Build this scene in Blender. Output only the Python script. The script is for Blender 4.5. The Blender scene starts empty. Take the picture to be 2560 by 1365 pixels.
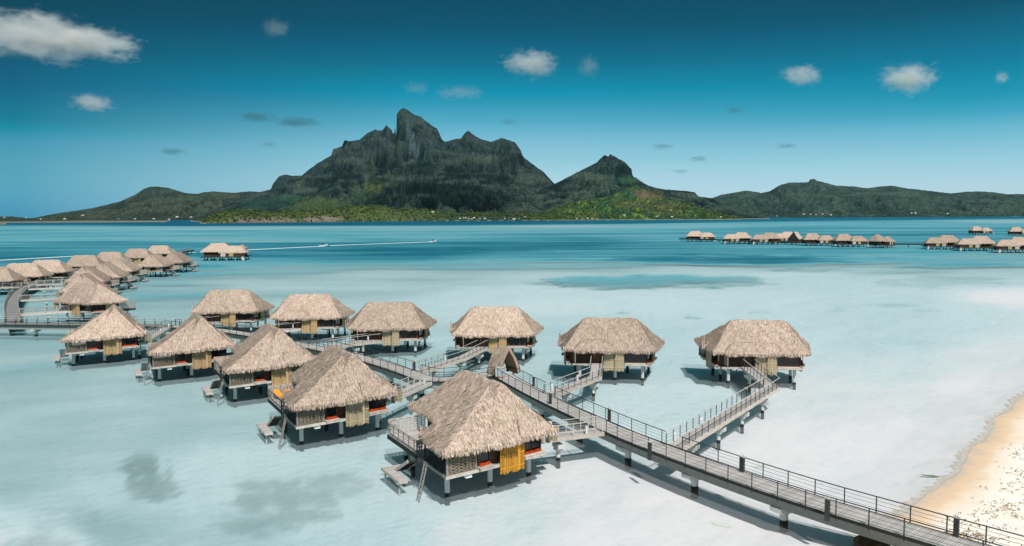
import bpy, bmesh, math, random
import numpy as np
from mathutils import Vector, Matrix
R = random.Random(7)
rad = math.radians
S = bpy.context.scene
COL = S.collection

# ------------------------------------------------------------------ camera
W, H, F = 2560.0, 1365.0, 1900.0
CAMH = 20.0
PITCH = math.atan(142.5 / F)
ROLL = -0.0045
r0 = Vector((1, 0, 0)); fw = Vector((0, math.cos(PITCH), -math.sin(PITCH))); u0 = Vector((0, math.sin(PITCH), math.cos(PITCH)))
rv = r0 * math.cos(ROLL) + u0 * math.sin(ROLL)
uv_ = -r0 * math.sin(ROLL) + u0 * math.cos(ROLL)
cam_d = bpy.data.cameras.new('camera'); cam = bpy.data.objects.new('camera', cam_d); COL.objects.link(cam)
cam_d.sensor_width = 36; cam_d.lens = 36 * F / W; cam_d.clip_start = 0.5; cam_d.clip_end = 60000
m = Matrix((rv, uv_, -fw)).transposed().to_4x4(); m.translation = (0, 0, CAMH)
cam.matrix_world = m
S.camera = cam

def ray(px, py):
    return rv * ((px - W / 2) / F) + uv_ * ((H / 2 - py) / F) + fw
def at(px, py, z=0.0):
    """the point of the level z that the photograph shows at this pixel"""
    d = ray(px, py); t = (z - CAMH) / d.z
    return Vector((d.x * t, d.y * t, z))
def atY(px, py, Y):
    d = ray(px, py); t = Y / d.y
    return Vector((d.x * t, Y, CAMH + d.z * t))
def proj(X, Y, Z):
    """numpy: world to photo pixels"""
    dz = Z - CAMH
    a = X * rv.x + Y * rv.y + dz * rv.z
    b = X * uv_.x + Y * uv_.y + dz * uv_.z
    c = np.maximum(X * fw.x + Y * fw.y + dz * fw.z, 0.5)
    return W / 2 + F * a / c, H / 2 - F * b / c

# ------------------------------------------------------------------ numpy noise
_rng = np.random.RandomState(3)
_P = _rng.permutation(512); _P = np.concatenate([_P, _P, _P])
_G = _rng.uniform(0, 2 * math.pi, 512)
def perlin(x, y):
    xi = np.floor(x).astype(int); yi = np.floor(y).astype(int)
    xf = x - xi; yf = y - yi
    def g(ix, iy, dx, dy):
        a = _G[_P[(_P[ix % 512] + iy % 512)] % 512]
        return np.cos(a) * dx + np.sin(a) * dy
    u = xf * xf * xf * (xf * (xf * 6 - 15) + 10); v = yf * yf * yf * (yf * (yf * 6 - 15) + 10)
    n = (1 - v) * ((1 - u) * g(xi, yi, xf, yf) + u * g(xi + 1, yi, xf - 1, yf)) + v * ((1 - u) * g(xi, yi + 1, xf, yf - 1) + u * g(xi + 1, yi + 1, xf - 1, yf - 1))
    return n * 1.5
def fbm(x, y, o=4):
    s = 0; a = 1.0; t = 0
    for i in range(o):
        s = s + a * perlin(x * 2 ** i + 17.3 * i, y * 2 ** i + 9.1 * i); t += a; a *= .5
    return s / t
def ridged(x, y, o=4):
    s = 0; a = 1.0; t = 0
    for i in range(o):
        s = s + a * (1 - np.abs(perlin(x * 2 ** i + 31.7 * i, y * 2 ** i + 5.3 * i)) * 1.6); t += a; a *= .5
    return s / t
def sstep(a, b, x):
    t = np.clip((x - a) / (b - a), 0, 1); return t * t * (3 - 2 * t)

# ------------------------------------------------------------------ materials
def lin(r, g, b):
    f = lambda c: (c / 255 / 12.92) if c / 255 <= .04045 else ((c / 255 + .055) / 1.055) ** 2.4
    return (f(r), f(g), f(b), 1)
class NT:
    def __init__(s, name):
        s.m = bpy.data.materials.new(name); s.m.use_nodes = True
        s.t = s.m.node_tree; s.t.nodes.clear()
        s.out = s.t.nodes.new('ShaderNodeOutputMaterial')
    def n(s, typ, **kw):
        nd = s.t.nodes.new('ShaderNode' + typ)
        for k, v in kw.items(): setattr(nd, k, v)
        return nd
    def l(s, a, b): s.t.links.new(a, b)
    def val(s, nd, key, v):
        if hasattr(v, 'is_linked') or hasattr(v, 'links'): s.l(v, nd.inputs[key])
        else: nd.inputs[key].default_value = v
    def math(s, op, a, b=0.0, clamp=False):
        nd = s.n('Math', operation=op, use_clamp=clamp); s.val(nd, 0, a); s.val(nd, 1, b); return nd.outputs[0]
    def ramp(s, fac, stops, interp='LINEAR'):
        nd = s.n('ValToRGB'); cr = nd.color_ramp; cr.interpolation = interp
        while len(cr.elements) > 1: cr.elements.remove(cr.elements[-1])
        cr.elements[0].position = stops[0][0]; cr.elements[0].color = stops[0][1]
        for p, c in stops[1:]:
            e = cr.elements.new(p); e.color = c
        s.l(fac, nd.inputs[0]); return nd.outputs[0]
    def noise(s, vec, scale, detail=4, rough=.55, dist=0.0):
        nd = s.n('TexNoise'); nd.inputs['Scale'].default_value = scale; nd.inputs['Detail'].default_value = detail
        nd.inputs['Roughness'].default_value = rough; nd.inputs['Distortion'].default_value = dist
        if vec is not None: s.l(vec, nd.inputs['Vector'])
        return nd.outputs['Fac']
    def mapping(s, vec, scale=(1, 1, 1), rot=(0, 0, 0), loc=(0, 0, 0)):
        nd = s.n('Mapping'); nd.inputs['Scale'].default_value = scale; nd.inputs['Rotation'].default_value = rot; nd.inputs['Location'].default_value = loc
        s.l(vec, nd.inputs['Vector']); return nd.outputs[0]
    def mix(s, fac, a, b, blend='MIX'):
        nd = s.n('MixRGB', blend_type=blend); s.val(nd, 0, fac); s.val(nd, 1, a); s.val(nd, 2, b); return nd.outputs[0]
    def bump(s, h, strength=.3, dist=.05, normal=None):
        nd = s.n('Bump'); nd.inputs['Strength'].default_value = strength; nd.inputs['Distance'].default_value = dist
        s.l(h, nd.inputs['Height'])
        return nd.outputs[0]
    def pbr(s, col, rough=.8, normal=None, spec=.3, metal=0.0):
        nd = s.n('BsdfPrincipled'); s.val(nd, 'Base Color', col); s.val(nd, 'Roughness', rough)
        nd.inputs['Specular IOR Level'].default_value = spec; nd.inputs['Metallic'].default_value = metal
        if normal is not None: s.l(normal, nd.inputs['Normal'])
        s.l(nd.outputs[0], s.out.inputs['Surface']); return nd
    def attr(s, name, o='Fac'):
        nd = s.n('Attribute', attribute_name=name); return nd.outputs[o]
    def obj(s): return s.n('TexCoord').outputs['Object']
    def pos(s): return s.n('NewGeometry').outputs['Position']

def simple(name, c1, c2, scale=3.0, rough=.8, spec=.25, stretch=(1, 1, 1), bump=.2, coords='obj', var=.12, metal=0.0):
    t = NT(name); v = t.obj() if coords == 'obj' else t.pos()
    v = t.mapping(v, stretch)
    f = t.noise(v, scale, 6, .62)
    f2 = t.math('MULTIPLY_ADD', f, 2.2); f2.node.inputs[2].default_value = -.6
    f2.node.use_clamp = True
    col = t.mix(f2, c1, c2)
    rnd = t.n('ObjectInfo').outputs['Random']
    k = t.math('MULTIPLY_ADD', rnd, 2 * var); k.node.inputs[2].default_value = 1 - var
    hs = t.n('HueSaturation'); t.l(k, hs.inputs['Value']); t.l(col, hs.inputs['Color'])
    t.pbr(hs.outputs[0], rough, t.bump(f, bump, .03) if bump else None, spec, metal)
    return t.m

def m_thatch():
    t = NT('thatch'); o = t.obj()
    tint = t.attr('tint')
    rnd = t.n('ObjectInfo').outputs['Random']
    ov = t.n('VectorMath', operation='ADD'); t.l(o, ov.inputs[0])
    cx = t.n('CombineXYZ'); t.l(t.math('MULTIPLY', rnd, 37.0), cx.inputs[0]); t.l(t.math('MULTIPLY', rnd, 91.0), cx.inputs[1]); t.l(cx.outputs[0], ov.inputs[1])
    fine = t.noise(t.mapping(o, (1, 1, .35)), 16, 4, .7)
    big = t.noise(ov.outputs[0], .45, 5, .6)
    streak = t.noise(t.mapping(ov.outputs[0], (1, 1, .12)), 2.4, 4, .65)
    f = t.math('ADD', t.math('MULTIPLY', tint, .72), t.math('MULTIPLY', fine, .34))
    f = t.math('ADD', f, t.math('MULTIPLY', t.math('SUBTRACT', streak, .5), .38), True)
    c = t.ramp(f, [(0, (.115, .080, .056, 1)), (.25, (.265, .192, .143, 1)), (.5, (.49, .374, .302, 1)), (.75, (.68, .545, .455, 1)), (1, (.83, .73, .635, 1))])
    grey = t.mix(t.math('MULTIPLY', t.math('SUBTRACT', big, .44), 2.4, True), c, t.mix(.85, c, (.72, .74, .64, 1), 'MULTIPLY'))
    k = t.math('MULTIPLY_ADD', rnd, .30); k.node.inputs[2].default_value = .85
    hs = t.n('HueSaturation'); t.l(k, hs.inputs['Value']); t.l(grey, hs.inputs['Color'])
    t.pbr(hs.outputs[0], .92, t.bump(fine, .8, .05), .12)
    return t.m

def m_bamboo():
    t = NT('bamboo'); o = t.obj()
    tint = t.attr('tint'); oc = t.n('ObjectInfo').outputs['Color']
    f = t.noise(t.mapping(o, (3, 3, .6)), 5, 4, .6)
    v = t.math('ADD', t.math('MULTIPLY', tint, .8), t.math('MULTIPLY', f, .4))
    c = t.mix(1, oc, t.ramp(v, [(0, (.22, .19, .16, 1)), (.5, (.8, .78, .74, 1)), (1, (1.35, 1.3, 1.2, 1))]), 'MULTIPLY')
    t.pbr(c, .6, t.bump(f, .2, .02), .3)
    return t.m

def m_deck(name, cA, cB):
    """weathered boards: UV x runs along the walk in metres, y across"""
    t = NT(name); u = t.n('UVMap').outputs[0]
    sep = t.n('SeparateXYZ'); t.l(u, sep.inputs[0])
    k = t.math('MULTIPLY', sep.outputs[0], 6.6)
    fl = t.math('FLOOR', k); fr = t.math('FRACT', k)
    wn = t.n('TexWhiteNoise', noise_dimensions='1D'); t.l(fl, wn.inputs['W'])
    gap = t.math('LESS_THAN', fr, .12)
    n = t.noise(t.mapping(u, (9, 1.5, 1)), 2.2, 5, .65)
    n2 = t.noise(u, .55, 3, .5)
    v = t.math('ADD', t.math('MULTIPLY', wn.outputs[0], .45), t.math('ADD', t.math('MULTIPLY', n, .45), t.math('MULTIPLY', t.math('SUBTRACT', n2, .5), .6)), True)
    c = t.mix(v, cA, cB)
    c = t.mix(t.math('MULTIPLY', gap, .75), c, (.05, .045, .04, 1))
    t.pbr(c, .85, t.bump(n, .2, .02), .2)
    return t.m

def m_concrete(name='concrete', cA=(.38, .41, .39, 1), cB=(.66, .68, .65, 1), foot=True):
    t = NT(name); p = t.pos(); sep = t.n('SeparateXYZ'); t.l(p, sep.inputs[0])
    n = t.noise(p, 1.6, 6, .65); st = t.noise(t.mapping(p, (3, 3, .25)), 2, 4, .6)
    c = t.mix(t.math('MULTIPLY', t.math('ADD', n, st), .55, True), cA, cB)
    if foot:
        z = t.math('ADD', sep.outputs[2], t.math('MULTIPLY', t.math('SUBTRACT', n, .5), .25))
        wet = t.ramp(z, [(0, (1, 1, 1, 1)), (.28, (1, 1, 1, 1)), (.34, (0, 0, 0, 1))])
        c = t.mix(wet, c, (.022, .026, .018, 1))
    t.pbr(c, .88, t.bump(n, .25, .03), .2)
    return t.m

M = {}
M['thatch'] = m_thatch(); M['bamboo'] = m_bamboo()
M['planks'] = m_deck('weathered_planks', (.33, .305, .29, 1), (.64, .595, .57, 1))
M['planks_pale'] = m_deck('pale_planks', (.36, .325, .305, 1), (.66, .60, .57, 1))
M['planks_grey'] = m_deck('grey_planks', (.16, .16, .155, 1), (.36, .355, .34, 1))
M['concrete'] = m_concrete(); M['girder'] = m_concrete('girder_concrete', (.16, .175, .16, 1), (.36, .37, .345, 1), False)
M['wood_dark'] = simple('dark_wood', (.035, .019, .012, 1), (.105, .052, .030, 1), 4, .6, .3, (.5, .5, 6))
M['wood_brown'] = simple('brown_wood', (.075, .03, .015, 1), (.16, .066, .032, 1), 4, .6, .3, (.5, .5, 8))
M['fascia'] = simple('pale_fascia', (.38, .33, .28, 1), (.66, .60, .53, 1), 3, .8, .2)
M['weave'] = simple('woven_pale', (.36, .32, .27, 1), (.66, .60, .53, 1), 7, .85, .15)
M['weave_dark'] = simple('woven_brown', (.13, .105, .07, 1), (.34, .285, .21, 1), 7, .85, .15)
M['wood_grey'] = simple('grey_wood', (.15, .135, .125, 1), (.36, .33, .305, 1), 4, .85, .2, (1, 1, 5))
M['wood_black'] = simple('tarred_wood', (.014, .017, .016, 1), (.045, .05, .047, 1), 4, .8, .2)
M['rail_pale'] = simple('pale_rail', (.40, .385, .36, 1), (.62, .60, .57, 1), 6, .6, .3)
M['steel'] = simple('dark_steel', (.018, .022, .023, 1), (.05, .056, .058, 1), 5, .5, .5)
M['glass'] = simple('window_glass', (.006, .009, .010, 1), (.016, .02, .022, 1), 2, .12, .5, bump=0)
M['red'] = simple('red_fabric', (.36, .035, .010, 1), (.62, .09, .02, 1), 5, .9, .1)
M['orange'] = simple('orange_fabric', (.72, .22, .02, 1), (.85, .34, .04, 1), 5, .9, .1)
M['white'] = simple('white_paint', (.70, .72, .72, 1), (.82, .83, .82, 1), 5, .5, .3, var=.03)
M['cabinet'] = simple('cabinet_paint', (.40, .45, .47, 1), (.55, .60, .62, 1), 3, .45, .4)
M['blue'] = simple('blue_fabric', (.08, .22, .36, 1), (.14, .32, .48, 1), 5, .9, .1)
M['foliage_weed'] = simple('seaweed', (.03, .07, .01, 1), (.10, .16, .02, 1), 9, .7, .2)
M['foliage_pale'] = simple('pale_seaweed', (.66, .72, .60, 1), (.78, .81, .73, 1), 4, .9, .1)
M['rock'] = simple('brown_rock', (.06, .035, .02, 1), (.24, .15, .09, 1), 2.5, .9, .2, bump=.6)
M['wrack'] = simple('dry_wrack', (.22, .14, .07, 1), (.52, .37, .20, 1), 2.5, .9, .1)
M['foam'] = simple('foam', (.62, .70, .72, 1), (.86, .90, .90, 1), 1.0, .8, .1, coords='pos', var=.02)

# ------------------------------------------------------------------ mesh builder
class MB:
    def __init__(s, org=(0, 0, 0)):
        s.v = []; s.f = []; s.t = []; s.o = org; s.uv = {}
    def add(s, vs, fs, tint=.5):
        b = len(s.v); o = s.o
        s.v.extend((p[0] - o[0], p[1] - o[1], p[2] - o[2]) for p in vs)
        s.f.extend(tuple(i + b for i in f) for f in fs)
        s.t.extend([tint] * len(fs))
    BF = [(0, 3, 2, 1), (4, 5, 6, 7), (0, 1, 5, 4), (1, 2, 6, 5), (2, 3, 7, 6), (3, 0, 4, 7)]
    def box(s, x0, x1, y0, y1, z0, z1, tint=.5):
        s.add([(x0, y0, z0), (x1, y0, z0), (x1, y1, z0), (x0, y1, z0), (x0, y0, z1), (x1, y0, z1), (x1, y1, z1), (x0, y1, z1)], s.BF, tint)
    def bar(s, a, b, w, h=None, up=(0, 0, 1), tint=.5):
        a = Vector(a); b = Vector(b); d = (b - a).normalized(); h = w if h is None else h
        up = Vector(up)
        if abs(d.dot(up)) > .95: up = Vector((0, 1, 0))
        x = d.cross(up).normalized() * (w / 2); y = x.cross(d).normalized() * (h / 2)
        vs = [a - x - y, a + x - y, a + x + y, a - x + y, b - x - y, b + x - y, b + x + y, b - x + y]
        s.add(vs, [(3, 2, 1, 0), (4, 5, 6, 7), (0, 1, 5, 4), (1, 2, 6, 5), (2, 3, 7, 6), (3, 0, 4, 7)], tint)
    def cyl(s, x, y, z0, z1, r0, r1=None, n=12, tint=.5):
        r1 = r0 if r1 is None else r1; vs = []
        for k in range(n):
            a = 2 * math.pi * k / n; vs.append((x + r0 * math.cos(a), y + r0 * math.sin(a), z0))
        for k in range(n):
            a = 2 * math.pi * k / n; vs.append((x + r1 * math.cos(a), y + r1 * math.sin(a), z1))
        fs = [(k, (k + 1) % n, n + (k + 1) % n, n + k) for k in range(n)] + [tuple(range(n))[::-1], tuple(range(n, 2 * n))]
        s.add(vs, fs, tint)
    def sweep(s, pts, w, z0, z1, lateral=0.0):
        """a slab of width w along a polyline in plan; returns nothing, sets uv along/across"""
        L = frames(pts); b = len(s.v); o = s.o; us = []
        acc = 0
        for i, (p, nrm) in enumerate(L):
            if i: acc += (Vector(p) - Vector(L[i - 1][0])).length
            for lat, z in ((-w / 2, z0), (w / 2, z0), (w / 2, z1), (-w / 2, z1)):
                q = Vector((p[0], p[1])) + nrm * (lat + lateral)
                dz = p[2] if len(p) > 2 else 0
                s.v.append((q.x - o[0], q.y - o[1], z + dz - o[2])); us.append((acc, lat + (z - z1)))
        fs = []
        for i in range(len(L) - 1):
            q = b + 4 * i
            for j in range(4):
                fs.append((q + j, q + (j + 1) % 4, q + 4 + (j + 1) % 4, q + 4 + j))
        fs.append((b + 3, b + 2, b + 1, b)); e = b + 4 * (len(L) - 1); fs.append((e, e + 1, e + 2, e + 3))
        s.f.extend(fs); s.t.extend([.5] * len(fs))
        for k, u in enumerate(us): s.uv[b + k] = u
    def build(s, name, mat, parent=None, smooth=False, attr=False):
        me = bpy.data.meshes.new(name); me.from_pydata(s.v, [], s.f)
        if attr:
            a = me.attributes.new('tint', 'FLOAT', 'FACE'); a.data.foreach_set('value', s.t)
        if s.uv:
            ul = me.uv_layers.new(name='UVMap')
            for lp in me.loops: ul.data[lp.index].uv = s.uv.get(lp.vertex_index, (0, 0))
        me.materials.append(mat)
        if smooth: me.polygons.foreach_set('use_smooth', [True] * len(me.polygons))
        o = bpy.data.objects.new(name, me); COL.objects.link(o)
        if parent is not None: o.parent = parent
        return o

def frames(pts):
    out = []
    P = [Vector((p[0], p[1])) for p in pts]
    for i, p in enumerate(pts):
        d = Vector((0, 0))
        if i: d += (P[i] - P[i - 1]).normalized()
        if i < len(P) - 1: d += (P[i + 1] - P[i]).normalized()
        d.normalize(); n = Vector((d.y, -d.x))
        if 0 < i < len(P) - 1:
            c = n.dot(Vector(((P[i + 1] - P[i]).normalized().y, -(P[i + 1] - P[i]).normalized().x)))
            n = n / max(.5, c)
        out.append((tuple(p), n))
    return out
def tag(o, label=None, cat=None, group=None, kind=None):
    if label: o['label'] = label
    if cat: o['category'] = cat
    if group: o['group'] = group
    if kind: o['kind'] = kind
    return o
def empty(name, loc=(0, 0, 0), rz=0.0):
    o = bpy.data.objects.new(name, None); o.empty_display_size = .5; COL.objects.link(o)
    o.location = loc; o.rotation_euler = (0, 0, rz); return o
def kids(o): return [c for c in bpy.data.objects if c.parent == o]
def tree_of(o): return (o, [tree_of(c) for c in kids(o)])
def copy_tree(t, parent=None):
    c = t[0].copy(); COL.objects.link(c); c.parent = parent
    for ch in t[1]: copy_tree(ch, c)
    return c
def find(o, name):
    return [c for c in o.children if c.name.split('.')[0] == name]

# ------------------------------------------------------------------ thatched hip roofs
def clip(poly, a, b, c):
    """keep a*x+b*y+c >= 0"""
    out = []
    for i in range(len(poly)):
        p, q = poly[i], poly[(i + 1) % len(poly)]
        fp = a * p[0] + b * p[1] + c; fq = a * q[0] + b * q[1] + c
        if fp >= 0: out.append(p)
        if (fp > 0 > fq) or (fp < 0 < fq):
            t = fp / (fp - fq); out.append((p[0] + t * (q[0] - p[0]), p[1] + t * (q[1] - p[1])))
    return out
def inside(poly, x, y):
    for i in range(len(poly)):
        p, q = poly[i], poly[(i + 1) % len(poly)]
        if (q[0] - p[0]) * (y - p[1]) - (q[1] - p[1]) * (x - p[0]) < 0: return False
    return True
def roof_mesh(name, hips, org, blades=190, seed=1, parent=None, fringe=9.0, droop=.30):
    """hips: list of (counter-clockwise plan polygon, eave height, list of slopes)"""
    rr = random.Random(seed); mb = MB((org[0], org[1], 0)); bl = MB((org[0], org[1], 0))
    planes_all = []
    for poly, ze, sl in hips:
        pl = []
        for i in range(len(poly)):
            p, q = Vector(poly[i]), Vector(poly[(i + 1) % len(poly)]); d = (q - p).normalized(); n = Vector((-d.y, d.x))
            pl.append((n.x * sl[i], n.y * sl[i], -n.dot(p) * sl[i]))
        planes_all.append((poly, ze, pl))
    def height(k, x, y):
        poly, ze, pl = planes_all[k]
        return ze + soft([a * x + b * y + c for a, b, c in pl])
    def soft(hs, k=.20):
        m_ = min(hs)
        if m_ > 20: return m_
        return m_ - k * math.log(sum(math.exp(-(h - m_) / k) for h in hs)) * min(1.0, max(0.0, m_ / .8))
    wob = lambda x, y: .07 * math.sin(1.7 * x + .6 * y) * math.cos(1.1 * y - .5 * x) + .05 * math.sin(3.9 * x + 1.0) * math.sin(4.3 * y)
    for k, (poly, ze, pl) in enumerate(planes_all):
        for i in range(len(pl)):
            face = list(poly)
            for j in range(len(pl)):
                if j != i: face = clip(face, pl[j][0] - pl[i][0], pl[j][1] - pl[i][1], pl[j][2] - pl[i][2])
                if len(face) < 3: break
            if len(face) < 3: continue
            bm = bmesh.new(); vs = [bm.verts.new((p[0], p[1], 0)) for p in face]
            try: bm.faces.new(vs)
            except ValueError: bm.free(); continue
            xs = [p[0] for p in face]; ys = [p[1] for p in face]
            st = .42
            for ax in (0, 1):
                lo, hi = (min(xs), max(xs)) if ax == 0 else (min(ys), max(ys))
                g = math.floor(lo / st) * st + st
                while g < hi:
                    co = (g, 0, 0) if ax == 0 else (0, g, 0); no = (1, 0, 0) if ax == 0 else (0, 1, 0)
                    bmesh.ops.bisect_plane(bm, geom=bm.verts[:] + bm.edges[:] + bm.faces[:], plane_co=co, plane_no=no); g += st
            bm.verts.index_update(); a, b, c = pl[i]
            vv = [(v.co.x, v.co.y, height(k, v.co.x, v.co.y) + wob(v.co.x, v.co.y)) for v in bm.verts]
            mb.add(vv, [tuple(v.index for v in f.verts) for f in bm.faces], .46); bm.free()
            # straw laid down the slope
            area = 0
            for t in range(1, len(face) - 1):
                area += abs((face[t][0] - face[0][0]) * (face[t + 1][1] - face[0][1]) - (face[t + 1][0] - face[0][0]) * (face[t][1] - face[0][1])) / 2
            s = math.hypot(a, b); dn = Vector((-a / s, -b / s)); side = Vector((-dn.y, dn.x))
            cnt = int(area * blades * math.sqrt(1 + s * s) / 1.4); made = 0; tries = 0
            while made < cnt and tries < cnt * 8:
                tries += 1
                x = rr.uniform(min(xs), max(xs)); y = rr.uniform(min(ys), max(ys))
                if not inside(face, x, y): continue
                made += 1
                z = height(k, x, y)
                if any(kk != k and inside(planes_all[kk][0], x, y) and height(kk, x, y) > z + .25 for kk in range(len(planes_all))): continue
                L = rr.uniform(.18, .48) / math.sqrt(1 + s * s); wd = rr.uniform(.010, .026)
                dd = (dn + side * rr.uniform(-.38, .38)).normalized(); sd = Vector((-dd.y, dd.x))
                zz = z + wob(x, y) + .015; drop = z - height(k, x + dd.x * L, y + dd.y * L); lift = rr.uniform(.005, .07)
                ex, ey = x + dd.x * L, y + dd.y * L
                tn = min(1, max(0, rr.gauss(.53, .33)))
                bl.add([(x - sd.x * wd, y - sd.y * wd, zz), (x + sd.x * wd, y + sd.y * wd, zz), (ex + sd.x * wd * .5, ey + sd.y * wd * .5, zz - drop + lift), (ex - sd.x * wd * .5, ey - sd.y * wd * .5, zz - drop + lift)], [(0, 1, 2, 3)], tn)
        # eave: hanging skirt, underside and ragged straw ends
        n = len(poly); cx = sum(p[0] for p in poly) / n; cy = sum(p[1] for p in poly) / n
        for i in range(n):
            p, q = Vector(poly[i]), Vector(poly[(i + 1) % n]); L = (q - p).length; d = (q - p) / L; nn = Vector((d.y, -d.x))
            ns = max(1, int(L / .42)); prev = None
            for t in range(ns + 1):
                w = p + d * (L * t / ns); wi = w - nn * .16
                z = ze + wob(w.x, w.y)
                cur = ((w.x, w.y, z), (w.x - nn.x * .03, w.y - nn.y * .03, z - droop * .7), (wi.x, wi.y, z - droop))
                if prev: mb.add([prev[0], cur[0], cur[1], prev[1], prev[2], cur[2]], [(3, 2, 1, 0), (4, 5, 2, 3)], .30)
                prev = cur
            for t in range(int(L * fringe * 3)):
                w = p + d * rr.uniform(0, L); z = ze + wob(w.x, w.y)
                if any(kk != k and inside(planes_all[kk][0], w.x, w.y) for kk in range(len(planes_all))): continue
                wd = rr.uniform(.02, .05); ll = rr.uniform(.26, .42); o_ = rr.uniform(-.02, .10); top = w - nn * rr.uniform(0, .25)
                s = math.hypot(pl[i][0], pl[i][1]); zt = z + (w - top).length * s
                e = w + nn * o_ + d * rr.uniform(-.08, .08)
                bl.add([(top.x - d.x * wd, top.y - d.y * wd, zt + .05), (top.x + d.x * wd, top.y + d.y * wd, zt + .05), (e.x + d.x * wd * .5, e.y + d.y * wd * .5, z - ll), (e.x - d.x * wd * .5, e.y - d.y * wd * .5, z - ll)], [(0, 1, 2, 3)], min(1, max(0, rr.gauss(.55, .25))))
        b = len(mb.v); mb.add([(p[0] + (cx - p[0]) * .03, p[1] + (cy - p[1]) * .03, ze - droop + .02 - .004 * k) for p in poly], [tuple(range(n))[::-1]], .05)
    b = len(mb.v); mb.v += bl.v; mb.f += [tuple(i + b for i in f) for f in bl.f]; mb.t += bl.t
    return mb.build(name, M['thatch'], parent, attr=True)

# ------------------------------------------------------------------ the bungalow
OU, OV = 6.5, 6.85          # the ridge's middle is the bungalow's own origin
ZE, ZF = 3.88, 1.9
def hb(): return MB((OU, OV, 0))

def bamboo_screen(parent, a, b, z0, z1, nrm, color, name='bamboo_screen', seed=1):
    rr = random.Random(seed); mb = hb(); a = Vector(a); b = Vector(b); L = (b - a).length; d = (b - a) / L; n = Vector(nrm)
    k = int(L / .085)
    for i in range(k):
        c = a + d * (L * (i + .5) / k) + n * rr.uniform(-.012, .012)
        zb = z0 + rr.uniform(-.09, .12)
        w = L / k * .92
        mb.bar((c.x, c.y, zb), (c.x + d.x * rr.uniform(-.012, .012), c.y + d.y * rr.uniform(-.012, .012), z1), w, .05, up=(n.x, n.y, 0), tint=min(1, max(0, rr.gauss(.5, .2) + .22 * math.sin(i * .9 + seed) * math.sin(i * .37))))
    for z in (z0 + .38, (z0 + z1) / 2 + .1, z1 - .25):
        mb.bar((a.x + n.x * .04, a.y + n.y * .04, z), (b.x + n.x * .04, b.y + n.y * .04, z), .05, .05, tint=.95)
    o = mb.build(name, M['bamboo'], parent, attr=True); o.color = color
    return o
def window(parent, a, b, z0, z1, nrm, cushion=True, mullions=2):
    """frame with dark glass, a seat cushion behind the opening and a projecting sill"""
    a = Vector(a); b = Vector(b); L = (b - a).length; d = (b - a) / L; n = Vector(nrm)
    P = lambda t, off, z: (a.x + d.x * t + n.x * off, a.y + d.y * t + n.y * off, z)
    fr = hb()
    for t in (0.04, L - .04): fr.bar(P(t, .03, z0), P(t, .03, z1), .08, .10, up=(n.x, n.y, 0))
    for z in (z0 + .03, z1 - .03): fr.bar(P(.0, .035, z), P(L, .035, z), .09, .06)
    for k in range(1, mullions): fr.bar(P(L * k / mullions, .03, z0), P(L * k / mullions, .03, z1), .05, .06, up=(n.x, n.y, 0))
    f = fr.build('window', M['wood_brown'], parent)
    g = hb(); g.bar(P(.05, .012, (z0 + z1) / 2), P(L - .05, .012, (z0 + z1) / 2), .012, z1 - z0 - .1); g.build('pane', M['glass'], f)
    if cushion:
        c = hb(); rr = random.Random(int(L * 100))
        x = .12
        while x < L - .15:
            w = min(rr.uniform(.5, .8), L - .1 - x); c.bar(P(x, .13, z0 + .10), P(x + w, .13, z0 + .10 + rr.uniform(-.02, .04)), .18, .19); x += w + .015
        c.build('cushion', M['red'], f)
    s = hb(); s.bar(P(-.08, .28, z0 - .06), P(L + .08, .28, z0 - .06), .5, .07); s.bar(P(-.08, .52, z0 - .20), P(L + .08, .52, z0 - .20), .06, .13)
    s.build('sill', M['fascia'], f)
    return f
def woven(parent, a, b, z0, z1, name='woven_screen', mat=None):
    a = Vector(a); b = Vector(b); L = (b - a).length; d = (b - a) / L; n = Vector((-d.y, d.x)); mb = hb()
    P = lambda t, off, z: (a.x + d.x * t + n.x * off, a.y + d.y * t + n.y * off, z)
    k = max(2, int(L / .32))
    for i in range(k + 1): mb.bar(P(L * i / k, 0, z0), P(L * i / k, 0, z1), .05, .05, up=(n.x, n.y, 0))
    z = z0 + .06; row = 0
    while z < z1:
        for i in range(k):
            s = .03 if (i + row) % 2 else -.03
            mb.bar(P(L * i / k, s * .5, z), P(L * (i + 1) / k, s, z + R.uniform(-.012, .012)), .015, .062)
        z += .105; row += 1
    mb.bar(P(0, 0, z1), P(L, 0, z1), .08, .06)
    return mb.build(name, mat or M['weave'], parent)
def rail(parent, pts, z, h=1.0, name='railing', mat='wood_grey', bars=3, post=.06, gap=1.1, closed=False):
    mb = hb()
    for i in range(len(pts) - 1):
        a = Vector(pts[i]); b = Vector(pts[i + 1]); L = (b - a).length; k = max(1, round(L / gap))
        for t in range(k + 1):
            p = a.lerp(b, t / k); mb.box(p.x - post / 2, p.x + post / 2, p.y - post / 2, p.y + post / 2, z, z + h)
        for j in range(bars):
            zz = z + h * (j + 1) / (bars + .6); mb.bar((a.x, a.y, zz), (b.x, b.y, zz), .03, .03)
        mb.bar((a.x, a.y, z + h + .02), (b.x, b.y, z + h + .02), .09, .05)
    return mb.build(name, M[mat], parent)
def planks(mb, x0, x1, y0, y1, z0, z1, along='x'):
    """a slab whose boards run across `along`"""
    b = len(mb.v); mb.box(x0, x1, y0, y1, z0, z1)
    for k, (x, y, z) in enumerate([(x0, y0, z0), (x1, y0, z0), (x1, y1, z0), (x0, y1, z0), (x0, y0, z1), (x1, y0, z1), (x1, y1, z1), (x0, y1, z1)]):
        mb.uv[b + k] = (x, y) if along == 'x' else (y, x)

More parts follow.
